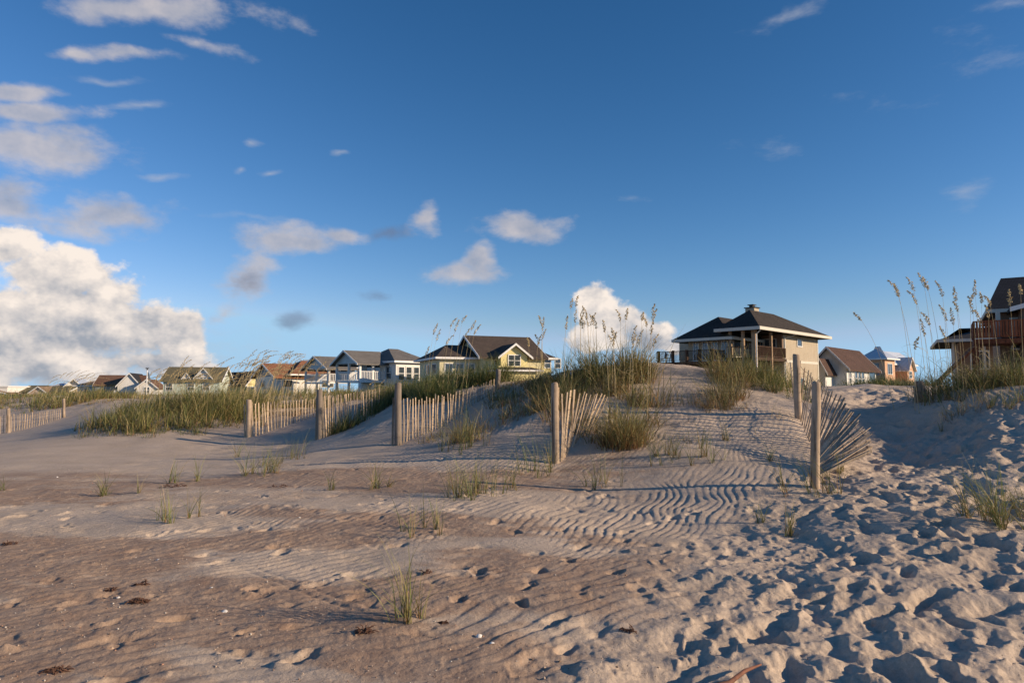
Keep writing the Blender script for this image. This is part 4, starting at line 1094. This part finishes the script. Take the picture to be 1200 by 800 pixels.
# ---- 6. yellow house ------------------------------------------------------------------------------
h = House(566, 70, 22, 1.2, 'pale yellow house with long brown shingle roof and front gable', group=HG)
Lr = h.u(634); Wl = h.v(520)
Wl = 9.0
ze = h.z(417); zr = h.z(395, 0, Wl / 2)
h.wall(0, Lr, 0, Wl, -.5, ze, 'cream')
h.gable(0, Lr, 0, Wl, ze, zr, 'x', 'r_dark2', 'cream', .6, .2)
a0, a1 = h.u(587, -1.2), h.u(618, -1.2)
h.wall(a0, a1, -1.2, -.004, -.5, ze, 'yellow'); zg = h.z(404.5, (a0 + a1) / 2, -1.2)
h.gable(a0, a1, -1.2, 4.5, ze, zg, 'y', 'r_dark2', 'yellow', .45, .18)
b1 = h.u(646, .5)
h.wall(Lr + .004, b1, .5, Wl - 1, -.5, h.z(421, Lr, .5), 'yellow'); h.hip(a1 + 1, b1, .5, Wl - 1, h.z(421, Lr, .5), h.z(407, Lr, 3), 'r_dark2', .5, .16, 'trim', 'x', 2.6)
for u0 in (a0 + .75, a1 - 1.5): h.win('r', u0, u0 + .75, ze - 1.1, ze + .15, -1.2, 1, 2)
h.win('r', 1.2, 3.0, ze - 1.5, ze - .3, 0, 2, 2)
for u0 in (Lr + .6, Lr + 1.8): h.win('r', u0, u0 + .8, h.z(427, Lr, .5) - .4, h.z(427, Lr, .5) + .7, .5, 1, 2)
# left wing, set forward, with its own hip roof
wx, wy0 = -4.2, 1.4
h.wall(wx, -.004, wy0, Wl + .5, -.5, ze - .3, 'cream'); h.hip(wx, 1.5, wy0, Wl + .5, ze - .3, h.z(404, 0, Wl / 2), 'r_dark2', .55, .16, 'trim', 'x', 2.4)
for k in range(3): h.win('r', wx + .5 + k * 1.2, wx + 1.4 + k * 1.2, ze - 1.9, ze - .7, wy0, 1, 1, 'trim')
for k in range(2): h.win('l', wy0 + 1.2 + k * 2.6, wy0 + 2.8 + k * 2.6, ze - 1.9, ze - .7, wx, 2, 1, 'trim')
h.part(MB().box(.4, 4.6, -3.2, -.006, -.5, h.z(428.5, 0, -3)), 'balcony_wall', 'yellow')
c0, c1 = h.u(584, -4), h.u(632, -4)
h.wall(c0 + .3, c1 - .3, -3.8, -1.21, -.5, h.z(435, c0, -4), 'yellow', 'porch_wall')
h.hip(c0, c1, -4.0, -1.9, h.z(434.5, c0, -4), h.z(429, c0, -3), 'r_dark2', .3, .12, 'trim', 'x', 1.0)

# ---- 7. grey-roofed twin porch house ---------------------------------------------------------------
TG = 'grey roofed porch houses'
h = House(464, 80, 42, 1.3, 'white house with grey hip roof and open two storey porch under a gable', group=HG)
Lr = h.u(500); Wl = h.v(442)
Wl = 8.2
ze = h.z(424.5); zr = h.z(409, 3, 4)
h.wall(0, Lr, 0, Wl, -.5, ze, 'white'); h.hip(0, Lr, 0, Wl, ze, zr, 'r_grey', .5, .18, 'trim', 'x', 2.0)
for k in range(3):
    u0 = h.u(466.5) + k * 1.05; h.win('r', u0, u0 + .9, ze - 2.1, ze - .45, 0, 1, 2)
for k in range(2): h.win('l', .9 + k * 2.4, 2.1 + k * 2.4, ze - 2.0, ze - .4, 0, 1, 2)
# porch wing to the left, ridge running back to the right
p0 = h.u(421, 1.0) # left end of the porch front
x0p = h.u(421, 2.0); 
h.wall(x0p + 3.6, -.004, 2.0, Wl - .4, 2.6, ze, 'blue', 'porch_wall')
h.gable(x0p, .2, 2.0, Wl - .4, ze - .1, h.z(412, x0p, 5), 'x', 'r_grey', 'blue', .5, .16)
zf = h.z(445.5, x0p, 2)
h.part(MB().box(x0p, -.01, 1.9, Wl - .4, zf - .25, zf), 'porch_floor', 'trim')
h.rail([(-.1, 1.96, zf), (x0p + .05, 1.96, zf), (x0p + .05, Wl - .5, zf)], 1.05, 'trim', .2, 'railing', .06)
for x, y in ((x0p + .12, 2.05), ((x0p) / 2, 2.05), (-.2, 2.05), (x0p + .12, Wl - .6), (x0p + .12, 4.6)): h.post(x, y, -.5, ze - .1, .24)
for k in range(2): h.win('r', x0p + 3.9 + k * .1 + k * 1.3, x0p + 5.0 + k * 1.4, zf + .1, zf + 2.1, 2.0, 1, 1, 'trim', 'patio_door')
h.win('l', 3.2, 4.6, zf + .1, zf + 2.1, x0p + 3.6, 1, 1, 'trim', 'patio_door'); h.win('l', 5.2, 6.6, zf + .1, zf + 2.1, x0p + 3.6, 1, 1, 'trim', 'patio_door')
h = House(385, 92, 42, 1.3, 'blue grey porch house with gable roof, left neighbour of the white porch house', group=HG)
ze = h.z(431.5); Wl = 7.2; Lr = h.u(416); zf = h.z(447)
h.wall(3.4, Lr, 0, Wl, 1.5, ze, 'blue'); h.gable(0, Lr, 0, Wl, ze, h.z(418.5, 0, 3.6), 'x', 'r_grey', 'blue', .5, .16)
h.part(MB().box(0, 3.39, 0, Wl, zf - .25, zf), 'porch_floor', 'trim')
h.rail([(Lr, -.05, zf), (.05, -.05, zf), (.05, Wl, zf)], 1.05, 'trim', .22, 'railing', .06)
for x, y in ((.12, .12), (.12, Wl - .12), (.12, Wl / 2), (3.2, .12)): h.post(x, y, -.5, ze, .24)
for k in range(2): h.win('l', 1.0 + 3 * k, 3.0 + 3 * k, zf + .1, zf + 2.1, 3.4, 1, 1, 'trim', 'patio_door')
h.win('r', 4.2, 5.8, zf + .2, zf + 2.0, 0, 1, 1)

# ---- 8. rust-roofed house ---------------------------------------------------------------------------
h = House(324, 100, 40, 1.2, 'house with wide rust brown roof and slate blue gable behind golden sea oats', group=HG)
Lr = h.u(376); Wl = h.v(308); ze = h.z(441)
Wl = 8.5
h.wall(0, Lr, 0, Wl, -.5, ze, 'white'); h.gable(0, Lr, 0, Wl, ze, h.z(427, 0, 4), 'x', 'r_rust', 'slate', .6, .2)
h.hip(2.0, 10.5, -1.0, Wl, ze + .2, h.z(422, 4, 4), 'r_rust', .4, .16, 'trim', 'x', 3.8)
h.win('l', 1, 2.4, ze - 1.6, ze - .4); h.win('l', 4.4, 6.2, ze - 1.6, ze - .4)
h.win('r', 1, 2.5, ze - 1.6, ze - .4); h.win('r', 7, 9, ze - 1.6, ze - .4, 0, 2)
h.rail([(-.6, -2.4, ze - 2.8), (14, -2.4, ze - 2.8)], .9, 'blue', .5, 'railing', .08)
# ---- 9. small yellow gable behind --------------------------------------------------------------------
h = House(290, 115, 48, 1.0, 'small yellow gabled house with dark roof left of the rust roofed house', group=HG)
Lr = h.u(310); ze = h.z(449); h.wall(0, Lr, 0, 9, -.5, ze, 'yellow'); h.gable(0, Lr, 0, 9, ze, h.z(437, 3, 4), 'y', 'r_dark', 'yellow', .5, .2)
h.win('r', 1.5, 3.0, ze - 1.8, ze - .5); h.win('r', Lr - 3, Lr - 1.6, ze - 1.8, ze - .5)
h.rail([(-.3, -1.4, ze - 2.4), (Lr + 3, -1.4, ze - 2.4)], .9, 'trim', .4, 'railing', .07)
# ---- 10. olive-roofed cottage ------------------------------------------------------------------------
h = House(192, 95, 12, 1.2, 'mint green cottage with olive brown roof and white front dormer', group=HG)
Lr = h.u(258); ze = h.z(446); Wl = 8
h.wall(0, Lr, 0, Wl, -.5, ze, 'mint'); h.gable(0, Lr, 0, Wl, ze, h.z(431.5, 3, 4), 'x', 'r_olive', 'mint', .4, .2)
d0, d1 = h.u(229.5, .3), h.u(248, .3)
h.wall(d0, d1, .25, 3, ze, h.z(442, 5, .3), 'white', 'dormer_wall'); h.gable(d0, d1, .25, 4, h.z(442, 5, .3), h.z(432, 5, .3), 'y', 'r_olive', 'white', .25, .12)
d2, d3 = h.u(214, .3), h.u(224, .3)
h.gable(d2, d3, .2, 3.4, ze + .25, ze + 1.05, 'y', 'r_olive', 'white', .15, .1)
for a in (194.5, 220, 238): h.win('r', h.u(a), h.u(a) + 1.0, ze - 1.4, ze - .3, 0, 1, 2)
h.win('r', (d0 + d1) / 2 - .5, (d0 + d1) / 2 + .5, ze + .25, ze + .6, .25, 2, 1)
h.part(MB().box(Lr - 4, Lr + .2, -1.6, -.01, -.5, ze - 1.6), 'porch_wall', 'mint')
# ---- 11. white double-gabled house with pole ----------------------------------------------------------
h = House(134.5, 125, 16, 1.0, 'white house with two sunlit gables and brown roof on its left side', group=HG)
Lr = h.u(160); ze = h.z(457); Wl = 9
zc = h.z(438, 3, 0)
h.wall(0, Lr, 0, Wl, -.8, ze, 'white'); 
g0, g1 = h.u(139), h.u(166)
h.gable(g0, g1, -.2, Wl, ze + .8, zc, 'y', 'r_black', 'white', .3, .2); h.wall(g0, g1, -.2, -.004, -.8, ze + .8, 'white')
g2, g3 = h.u(161, -2.5), h.u(185, -2.5)
h.wall(g2, g3, -2.5, 5, -.8, ze + .4, 'white'); h.gable(g2, g3, -2.5, 5, ze + .4, h.z(445, 6, -2.5), 'y', 'r_brown', 'white', .3, .18)
h.gable(-3.5, 4, 2, Wl, h.z(451, 0, 2), h.z(440.5, 0, 5), 'x', 'r_brown', 'slate', .4, .2); h.wall(-3.5, 0, 2, Wl, -.8, h.z(451, 0, 2), 'slate')
h.win('r', 1.2, 2.4, ze - .6, ze + .5, 0); h.win('l', 3, 4.5, ze - .2, ze + .9, -3.5); h.win('r', (g2 + g3) / 2 - .5, (g2 + g3) / 2 + .5, ze - .6, ze + .6, -2.5, 1, 2)
pl = empty('flag_pole', tuple(at(171.5, 460, 118))); tag(pl, 'thin white pole with a dark cap standing before the double gabled house', 'pole')
hp = at(600, 433.5, 118).z - at(600, 460, 118).z
MB().tube([(0, 0, -3), (0, 0, hp)], [.14, .08], 8).build('pole', M['trim'], pl, True)
MB().tube([(0, 0, hp), (0, 0, hp + .22), (0, 0, hp + .24), (0, 0, hp + .38)], [.1, .1, .32, .26], 8).build('cap', M['metal'], pl)
MB().bar((.1, 0, hp - .4), (.55, 0, hp - 1.9), .35, .04, (0, 1, 0)).build('flag', M['slate'], pl)
# ---- 12. brown hip roof cottage -------------------------------------------------------------------------
h = House(92, 130, 8, 1.0, 'white cottage with broad tan brown hip roof', group=HG)
Lr = h.u(131); ze = h.z(452.5); Wl = 10
h.wall(0, Lr, 0, Wl, -1, ze, 'white'); h.hip(0, Lr, 0, Wl, ze, h.z(443.5, 3, 5), 'r_tan', .6, .18, 'trim', 'x', 3.4)
for k in range(3): h.win('r', 1.0 + 2.1 * k, 2.0 + 2.1 * k, ze - 1.5, ze - .4)
h = House(110, 118, 30, 1.0, 'small slate blue pyramid roof poking up before the tan roofed cottage', name='garden_shed', cat='shed')
ze = h.z(461); h.wall(0, 2.2, 0, 2.2, -1, ze, 'slate'); h.hip(0, 2.2, 0, 2.2, ze, h.z(456, 0, 1), 'r_black', .2, .1, 'slate', 'x', 1.2)
# ---- 13. teal house -----------------------------------------------------------------------------------
h = House(78, 140, 20, 1.0, 'teal house with white gable roof left of the tan roofed cottage', group=HG)
Lr = h.u(97); ze = h.z(452.5); h.wall(0, Lr, 0, 9, -1, ze, 'teal'); h.gable(0, Lr, 0, 9, ze, h.z(444.5, 2, 0), 'y', 'r_metal', 'white', .7, .2)
h.win('r', .7, 1.8, ze - 1.6, ze - .5)
h.hip(-2.6, 0, .6, 6, ze - .1, ze + .7, 'r_metal', .3, .12, 'trim', 'y', 1.5); h.post(-2.5, .8, -1, ze - .1, .2)
# ---- 14. low olive roof with tan gable, and two slivers at the edge -------------------------------------
h = House(23, 135, 8, .8, 'long low house with olive roof and small tan front gable at far left', group=HG)
Lr = h.u(80); ze = h.z(459.5); h.wall(0, Lr, 0, 9, -1, ze, 'tan'); h.gable(0, Lr, 0, 9, ze, h.z(452.5, 0, 4), 'x', 'r_olive', 'tan', .4, .2)
a0, a1 = h.u(36, -1.5), h.u(57, -1.5); h.wall(a0, a1, -1.5, -.004, -1, ze - .2, 'pink'); h.gable(a0, a1, -1.5, 3.6, ze - .2, h.z(453.5, 3, -1.5), 'y', 'r_tan', 'pink', .3, .16)
h.win('r', 1, 2.2, ze - 1.3, ze - .3)
h = House(11, 150, 12, .8, 'tiny grey house with dark roof between the white box house and olive roof', group=HG)
Lr = h.u(21); ze = h.z(460.5); h.wall(0, Lr, 0, 6, -1, ze, 'grey'); h.gable(0, Lr, 0, 6, ze, h.z(455.5, 0, 3), 'x', 'r_dark', 'grey', .3, .15); h.win('r', .5, 1.4, ze - 1.3, ze - .4)
h = House(-14, 130, 10, .8, 'white box shaped house with pink wing cut by the left edge', group=HG)
Lr = h.u(10); ze = h.z(453.5); h.wall(0, Lr, 0, 8, -1, ze, 'white'); h.part(MB().box(-.2, Lr + .2, -.2, 8.2, ze + .002, ze + .25), 'roof', 'trim')
c = h.u(9, -2); h.wall(0, c, -2, -.01, -1, h.z(462, 0, -2), 'pink', 'porch_wall'); h.gable(-1, c, -2, 3, h.z(461.5, 0, -2), h.z(457, 0, -2), 'y', 'r_tan', 'pink', .2, .12); h.win('r', 1, 2, ze - 1.5, ze - .5)
# ---- more houses glimpsed between ------------------------------------------------------------------------
h = House(262, 130, 20, .8, 'dull brown cottage half hidden in scrub right of the mint cottage', group=HG)
Lr = h.u(283); ze = h.z(453); h.wall(0, Lr, 0, 7, -1, ze, 'brownwall'); h.gable(0, Lr, 0, 7, ze, h.z(445.5, 0, 3), 'x', 'r_dark', 'brownwall', .4, .16); h.win('r', 1, 2.2, ze - 1.4, ze - .4)
# ------------------------------------------------------------------ light, sky, camera
SUN_EL = math.radians(17); SUN_AZ = math.radians(90 + 16)      # azimuth clockwise from the view direction (+Y)
w = bpy.data.worlds.new('World'); scene.world = w; w.use_nodes = True
nt = w.node_tree; nt.nodes.clear()
out = nt.nodes.new('ShaderNodeOutputWorld')
sky = nt.nodes.new('ShaderNodeTexSky'); sky.sky_type = 'NISHITA'; sky.sun_disc = False
sky.sun_elevation = SUN_EL; sky.sun_rotation = SUN_AZ
sky.altitude = 0; sky.air_density = 1.0; sky.dust_density = .0; sky.ozone_density = 2.0
def math_(op, a, b=None, c=None, clamp=False):
    n = nt.nodes.new('ShaderNodeMath'); n.operation = op; n.use_clamp = clamp
    for i, v in enumerate((a, b, c)):
        if v is None: continue
        if isinstance(v, bpy.types.NodeSocket): nt.links.new(v, n.inputs[i])
        else: n.inputs[i].default_value = v
    return n.outputs[0]
def smooth(x, a, b):
    n = nt.nodes.new('ShaderNodeMapRange'); n.interpolation_type = 'SMOOTHSTEP'
    nt.links.new(x, n.inputs[0]); n.inputs[1].default_value = a; n.inputs[2].default_value = b; return n.outputs[0]
geo = nt.nodes.new('ShaderNodeTexCoord'); dirv = geo.outputs['Generated']
sep = nt.nodes.new('ShaderNodeSeparateXYZ'); nt.links.new(dirv, sep.inputs[0])
yy = math_('MAXIMUM', sep.outputs[1], .08); az0 = math_('DIVIDE', sep.outputs[0], yy); el0 = math_('DIVIDE', sep.outputs[2], yy)
def nz(scale, detail, rough, off=(0, 0, 0), sq=1.0):
    mp = nt.nodes.new('ShaderNodeMapping'); mp.inputs['Location'].default_value = off; mp.inputs['Scale'].default_value = (1, 1, sq)
    nt.links.new(dirv, mp.inputs[0])
    n = nt.nodes.new('ShaderNodeTexNoise'); n.inputs['Scale'].default_value = scale; n.inputs['Detail'].default_value = detail
    n.inputs['Roughness'].default_value = rough; nt.links.new(mp.outputs[0], n.inputs['Vector']); return n.outputs['Fac']
def azel(px, py):
    v = at(px, py, 1.0) - Vector((0, 0, EYE)); 
    return v.x / v.y, v.z / v.y
def scaled_offset(v, k): return math_('MULTIPLY', math_('SUBTRACT', v, .5), k)
def nzc(scale, detail, rough):
    n = nt.nodes.new('ShaderNodeTexNoise'); n.inputs['Scale'].default_value = scale; n.inputs['Detail'].default_value = detail
    n.inputs['Roughness'].default_value = rough; nt.links.new(dirv, n.inputs['Vector'])
    sp = nt.nodes.new('ShaderNodeSeparateColor'); nt.links.new(n.outputs['Color'], sp.inputs[0]); return sp.outputs
bign = nzc(10, 3, .55)
BU = math_('ADD', az0, scaled_offset(bign[0], .075)); BV = math_('ADD', el0, scaled_offset(bign[1], .045))
fineA = nz(15, 7, .60, (0, 0, 0), 1.25); fineB = nz(15, 4, .60, (.016, 0, .018 * 1.25), 1.25)
flat2 = nz(12, 7, .6, (4, 2, 1), 1.9)
flat = nz(13, 6, .64, (2, 2, 6), 2.8)
def field(blobs, noise_, amp, du=0, dv=0, sm=.25):
    """highest of (1 - elliptic distance) over the blobs, pushed about by noise"""
    best = None
    for (px, py, rx, ry, k, rot) in blobs:
        a, e = azel(px, py); fx = rx / F; fy = ry / F
        if rot:
            mp = nt.nodes.new('ShaderNodeCombineXYZ')
        uu = math_('SUBTRACT', BU, a - du); vv = math_('SUBTRACT', BV, e - dv)
        if rot:
            c, s_ = math.cos(rot), math.sin(rot)
            u2 = math_('ADD', math_('MULTIPLY', uu, c), math_('MULTIPLY', vv, s_)); v2 = math_('SUBTRACT', math_('MULTIPLY', vv, c), math_('MULTIPLY', uu, s_))
            uu, vv = u2, v2
        uu = math_('MULTIPLY', uu, 1 / fx); vv = math_('MULTIPLY', vv, 1 / fy)
        d = math_('SQRT', math_('MULTIPLY_ADD', uu, uu, math_('MULTIPLY', vv, vv)))
        m = math_('MULTIPLY_ADD', d, -k, k)
        best = m if best is None else math_('SMOOTH_MAX', best, m, sm)
    return math_('ADD', best, scaled_offset(noise_, amp))
# heaped clouds: big bank low on the left, a small one right of the middle
CUM = [(20,395,120,75,1,0),(105,385,90,70,1,0),(60,320,75,38,1,0),(165,385,60,38,1,0),(215,398,42,36,1,0),(60,430,150,26,1,0),(5,290,50,30,1,0),
       (190,430,60,14,1,0), (700,356,28,28,1,0),(728,376,36,30,1,0),(760,396,38,22,1,-.4),(712,396,46,20,1,0),(790,410,26,12,1,-.2)]
# smooth banks and scraps
SOFT = [(180,12,165,30,1,-.08),(50,172,135,36,1,-.04),(35,132,95,18,1,0),(15,106,75,15,1,0),(110,252,112,30,1,-.02),(10,240,70,34,1,0),
        (340,280,82,28,1,.0),(300,322,48,34,1,.5),(400,275,55,13,1,0),(538,318,60,20,1,0),(562,306,24,26,1,0),(496,250,20,28,1,-.6),
        (606,262,62,19,1,-.1),(270,368,22,12,.7,0),(80,60,50,10,.8,-.1),(145,62,80,10,.6,-.1),(230,50,60,8,.5,-.2)]
DARK = [(455,271,40,14,1,.15),(440,343,34,12,.85,-.15),(349,377,24,15,.95,0),(296,330,30,20,.8,.4)]
WISP = [(40,420,330,60,1.5,0),(230,395,60,40,1,0),(120,92,70,7,1,-.1),(165,122,60,7,1,0),(185,205,40,5,1,0),(310,203,16,5,1,.1),(292,170,13,6,1,0),(275,201,9,6,1,0),(395,176,16,6,1,0),
        (920,18,52,13,.9,.35),(1040,122,55,13,.45,.1),(890,172,50,10,.45,0),(1185,4,50,12,.7,.1),(735,232,20,7,.5,0),(300,255,60,6,.6,-.05),(1130,225,26,15,.3,.6),(1160,60,60,30,.25,0)]
cumA = field(CUM, fineA, 2.0)
softA = field(SOFT, flat2, 2.3, sm=.15)
darkA = field(DARK, flat2, 2.6, sm=.1)
wispA = field(WISP, flat, 2.6, sm=.1)
emb = math_('SUBTRACT', fineB, fineA)
def rgbmix(f, a, b):
    m = nt.nodes.new('ShaderNodeMix'); m.data_type = 'RGBA'
    for s, v in ((m.inputs[0], f), (m.inputs[6], a), (m.inputs[7], b)):
        if isinstance(v, bpy.types.NodeSocket): nt.links.new(v, s)
        elif isinstance(v, (int, float)): s.default_value = v
        else: s.default_value = (*v, 1)
    return m.outputs[2]
cumM = smooth(cumA, -.02, .32); softM = math_('MULTIPLY', smooth(softA, -.02, .80), .84)
darkM = math_('MULTIPLY', smooth(darkA, .0, 1.0), .60); wispM = math_('MULTIPLY', smooth(wispA, .0, 1.5), .55)
inner = smooth(cumA, .1, 1.3); low = smooth(el0, .23, .01)
litC = math_('MULTIPLY_ADD', emb, -2.9, .86)  # cloud light and shade painted into the colour: sunward sides and tops paler
litC = math_('SUBTRACT', litC, math_('MULTIPLY', low, .42))
litC = math_('SUBTRACT', litC, math_('MULTIPLY', inner, .14), None, True)
litS = math_('MULTIPLY_ADD', emb, -1.7, .66); litS = math_('SUBTRACT', litS, math_('MULTIPLY', smooth(softA, .2, 1.4), .25), None, True)
SH = (.36, .39, .45); LT = (.97, .86, .77); LT2 = (.66, .60, .59); SH2 = (.32, .36, .46)
cc = rgbmix(litC, SH, LT); cs = rgbmix(litS, SH2, LT2)
sky_mul = nt.nodes.new('ShaderNodeVectorMath'); sky_mul.operation = 'SCALE'; nt.links.new(sky.outputs[0], sky_mul.inputs[0]); sky_mul.inputs['Scale'].default_value = 1.0
K = 10.0
def sc(c):
    n = nt.nodes.new('ShaderNodeVectorMath'); n.operation = 'SCALE'; nt.links.new(c, n.inputs[0]); n.inputs['Scale'].default_value = CLOUD_K; return n.outputs[0]
SKY_TINT = (.68, .88, 1.10); SKY_STR = .10; EXPO = .30; CLOUD_K = 2 ** -EXPO / SKY_STR
col = rgbmix(1.0, (0, 0, 0), sky.outputs[0]); _m = col.node; _m.blend_type = 'MIX'
tn = nt.nodes.new('ShaderNodeMix'); tn.data_type = 'RGBA'; tn.blend_type = 'MULTIPLY'; tn.inputs[0].default_value = 1; nt.links.new(col, tn.inputs[6]); tn.inputs[7].default_value = (*SKY_TINT, 1); col = tn.outputs[2]
ss = nt.nodes.new('ShaderNodeSeparateColor'); nt.links.new(col, ss.inputs[0]); cb = nt.nodes.new('ShaderNodeCombineColor')
for i_, (mx_, ex_, sc_) in enumerate(((.26, 1.70, 3.7), (.50, 1.24, 1.46), (.75, 1.20, 1.38))):
    q_ = math_('MINIMUM', math_('MULTIPLY', ss.outputs[i_], SKY_STR), mx_)
    r_ = math_('MULTIPLY', math_('POWER', q_, ex_), sc_ / SKY_STR * 2 ** -EXPO)
    if i_ == 2: r_ = math_('MAXIMUM', r_, math_('MULTIPLY', g_, 1.38))
    g_ = r_; nt.links.new(r_, cb.inputs[i_])
col = cb.outputs[0]
wc = nt.nodes.new('ShaderNodeRGB'); wc.outputs[0].default_value = (.50, .52, .58, 1)
dc = nt.nodes.new('ShaderNodeRGB'); dc.outputs[0].default_value = (.16, .19, .28, 1)
col = rgbmix(wispM, col, sc(wc.outputs[0])); col = rgbmix(softM, col, sc(cs)); col = rgbmix(darkM, col, sc(dc.outputs[0])); col = rgbmix(cumM, col, sc(cc))
bg = nt.nodes.new('ShaderNodeBackground'); bg.inputs[1].default_value = SKY_STR; nt.links.new(col, bg.inputs[0])
nt.links.new(bg.outputs[0], out.inputs[0])
w.cycles.sampling_method = 'MANUAL'; w.cycles.sample_map_resolution = 256

sl = bpy.data.lights.new('sun', 'SUN'); sl.energy = 4.9; sl.angle = math.radians(.53); sl.color = (1.0, .78, .54)
so = bpy.data.objects.new('sun', sl); COL.objects.link(so)
sd = Vector((math.sin(SUN_AZ) * math.cos(SUN_EL), math.cos(SUN_AZ) * math.cos(SUN_EL), math.sin(SUN_EL)))
so.rotation_euler = (-sd).to_track_quat('-Z', 'Y').to_euler(); so.location = (20, -10, 20)

cam = bpy.data.cameras.new('camera'); cam.sensor_width = 36; cam.lens = 24; cam.clip_end = 20000; cam.clip_start = .05
co = bpy.data.objects.new('camera', cam); COL.objects.link(co); co.location = (0, 0, EYE); co.rotation_euler = (math.pi / 2 + TILT, 0, 0)
scene.camera = co
scene.view_settings.view_transform = 'Standard'; scene.view_settings.look = 'None'; scene.view_settings.exposure = EXPO; scene.view_settings.gamma = 1
scene.render.resolution_x = 1024; scene.render.resolution_y = 682

scene.cycles.max_bounces = 5; scene.cycles.diffuse_bounces = 2; scene.cycles.glossy_bounces = 2; scene.cycles.transmission_bounces = 2
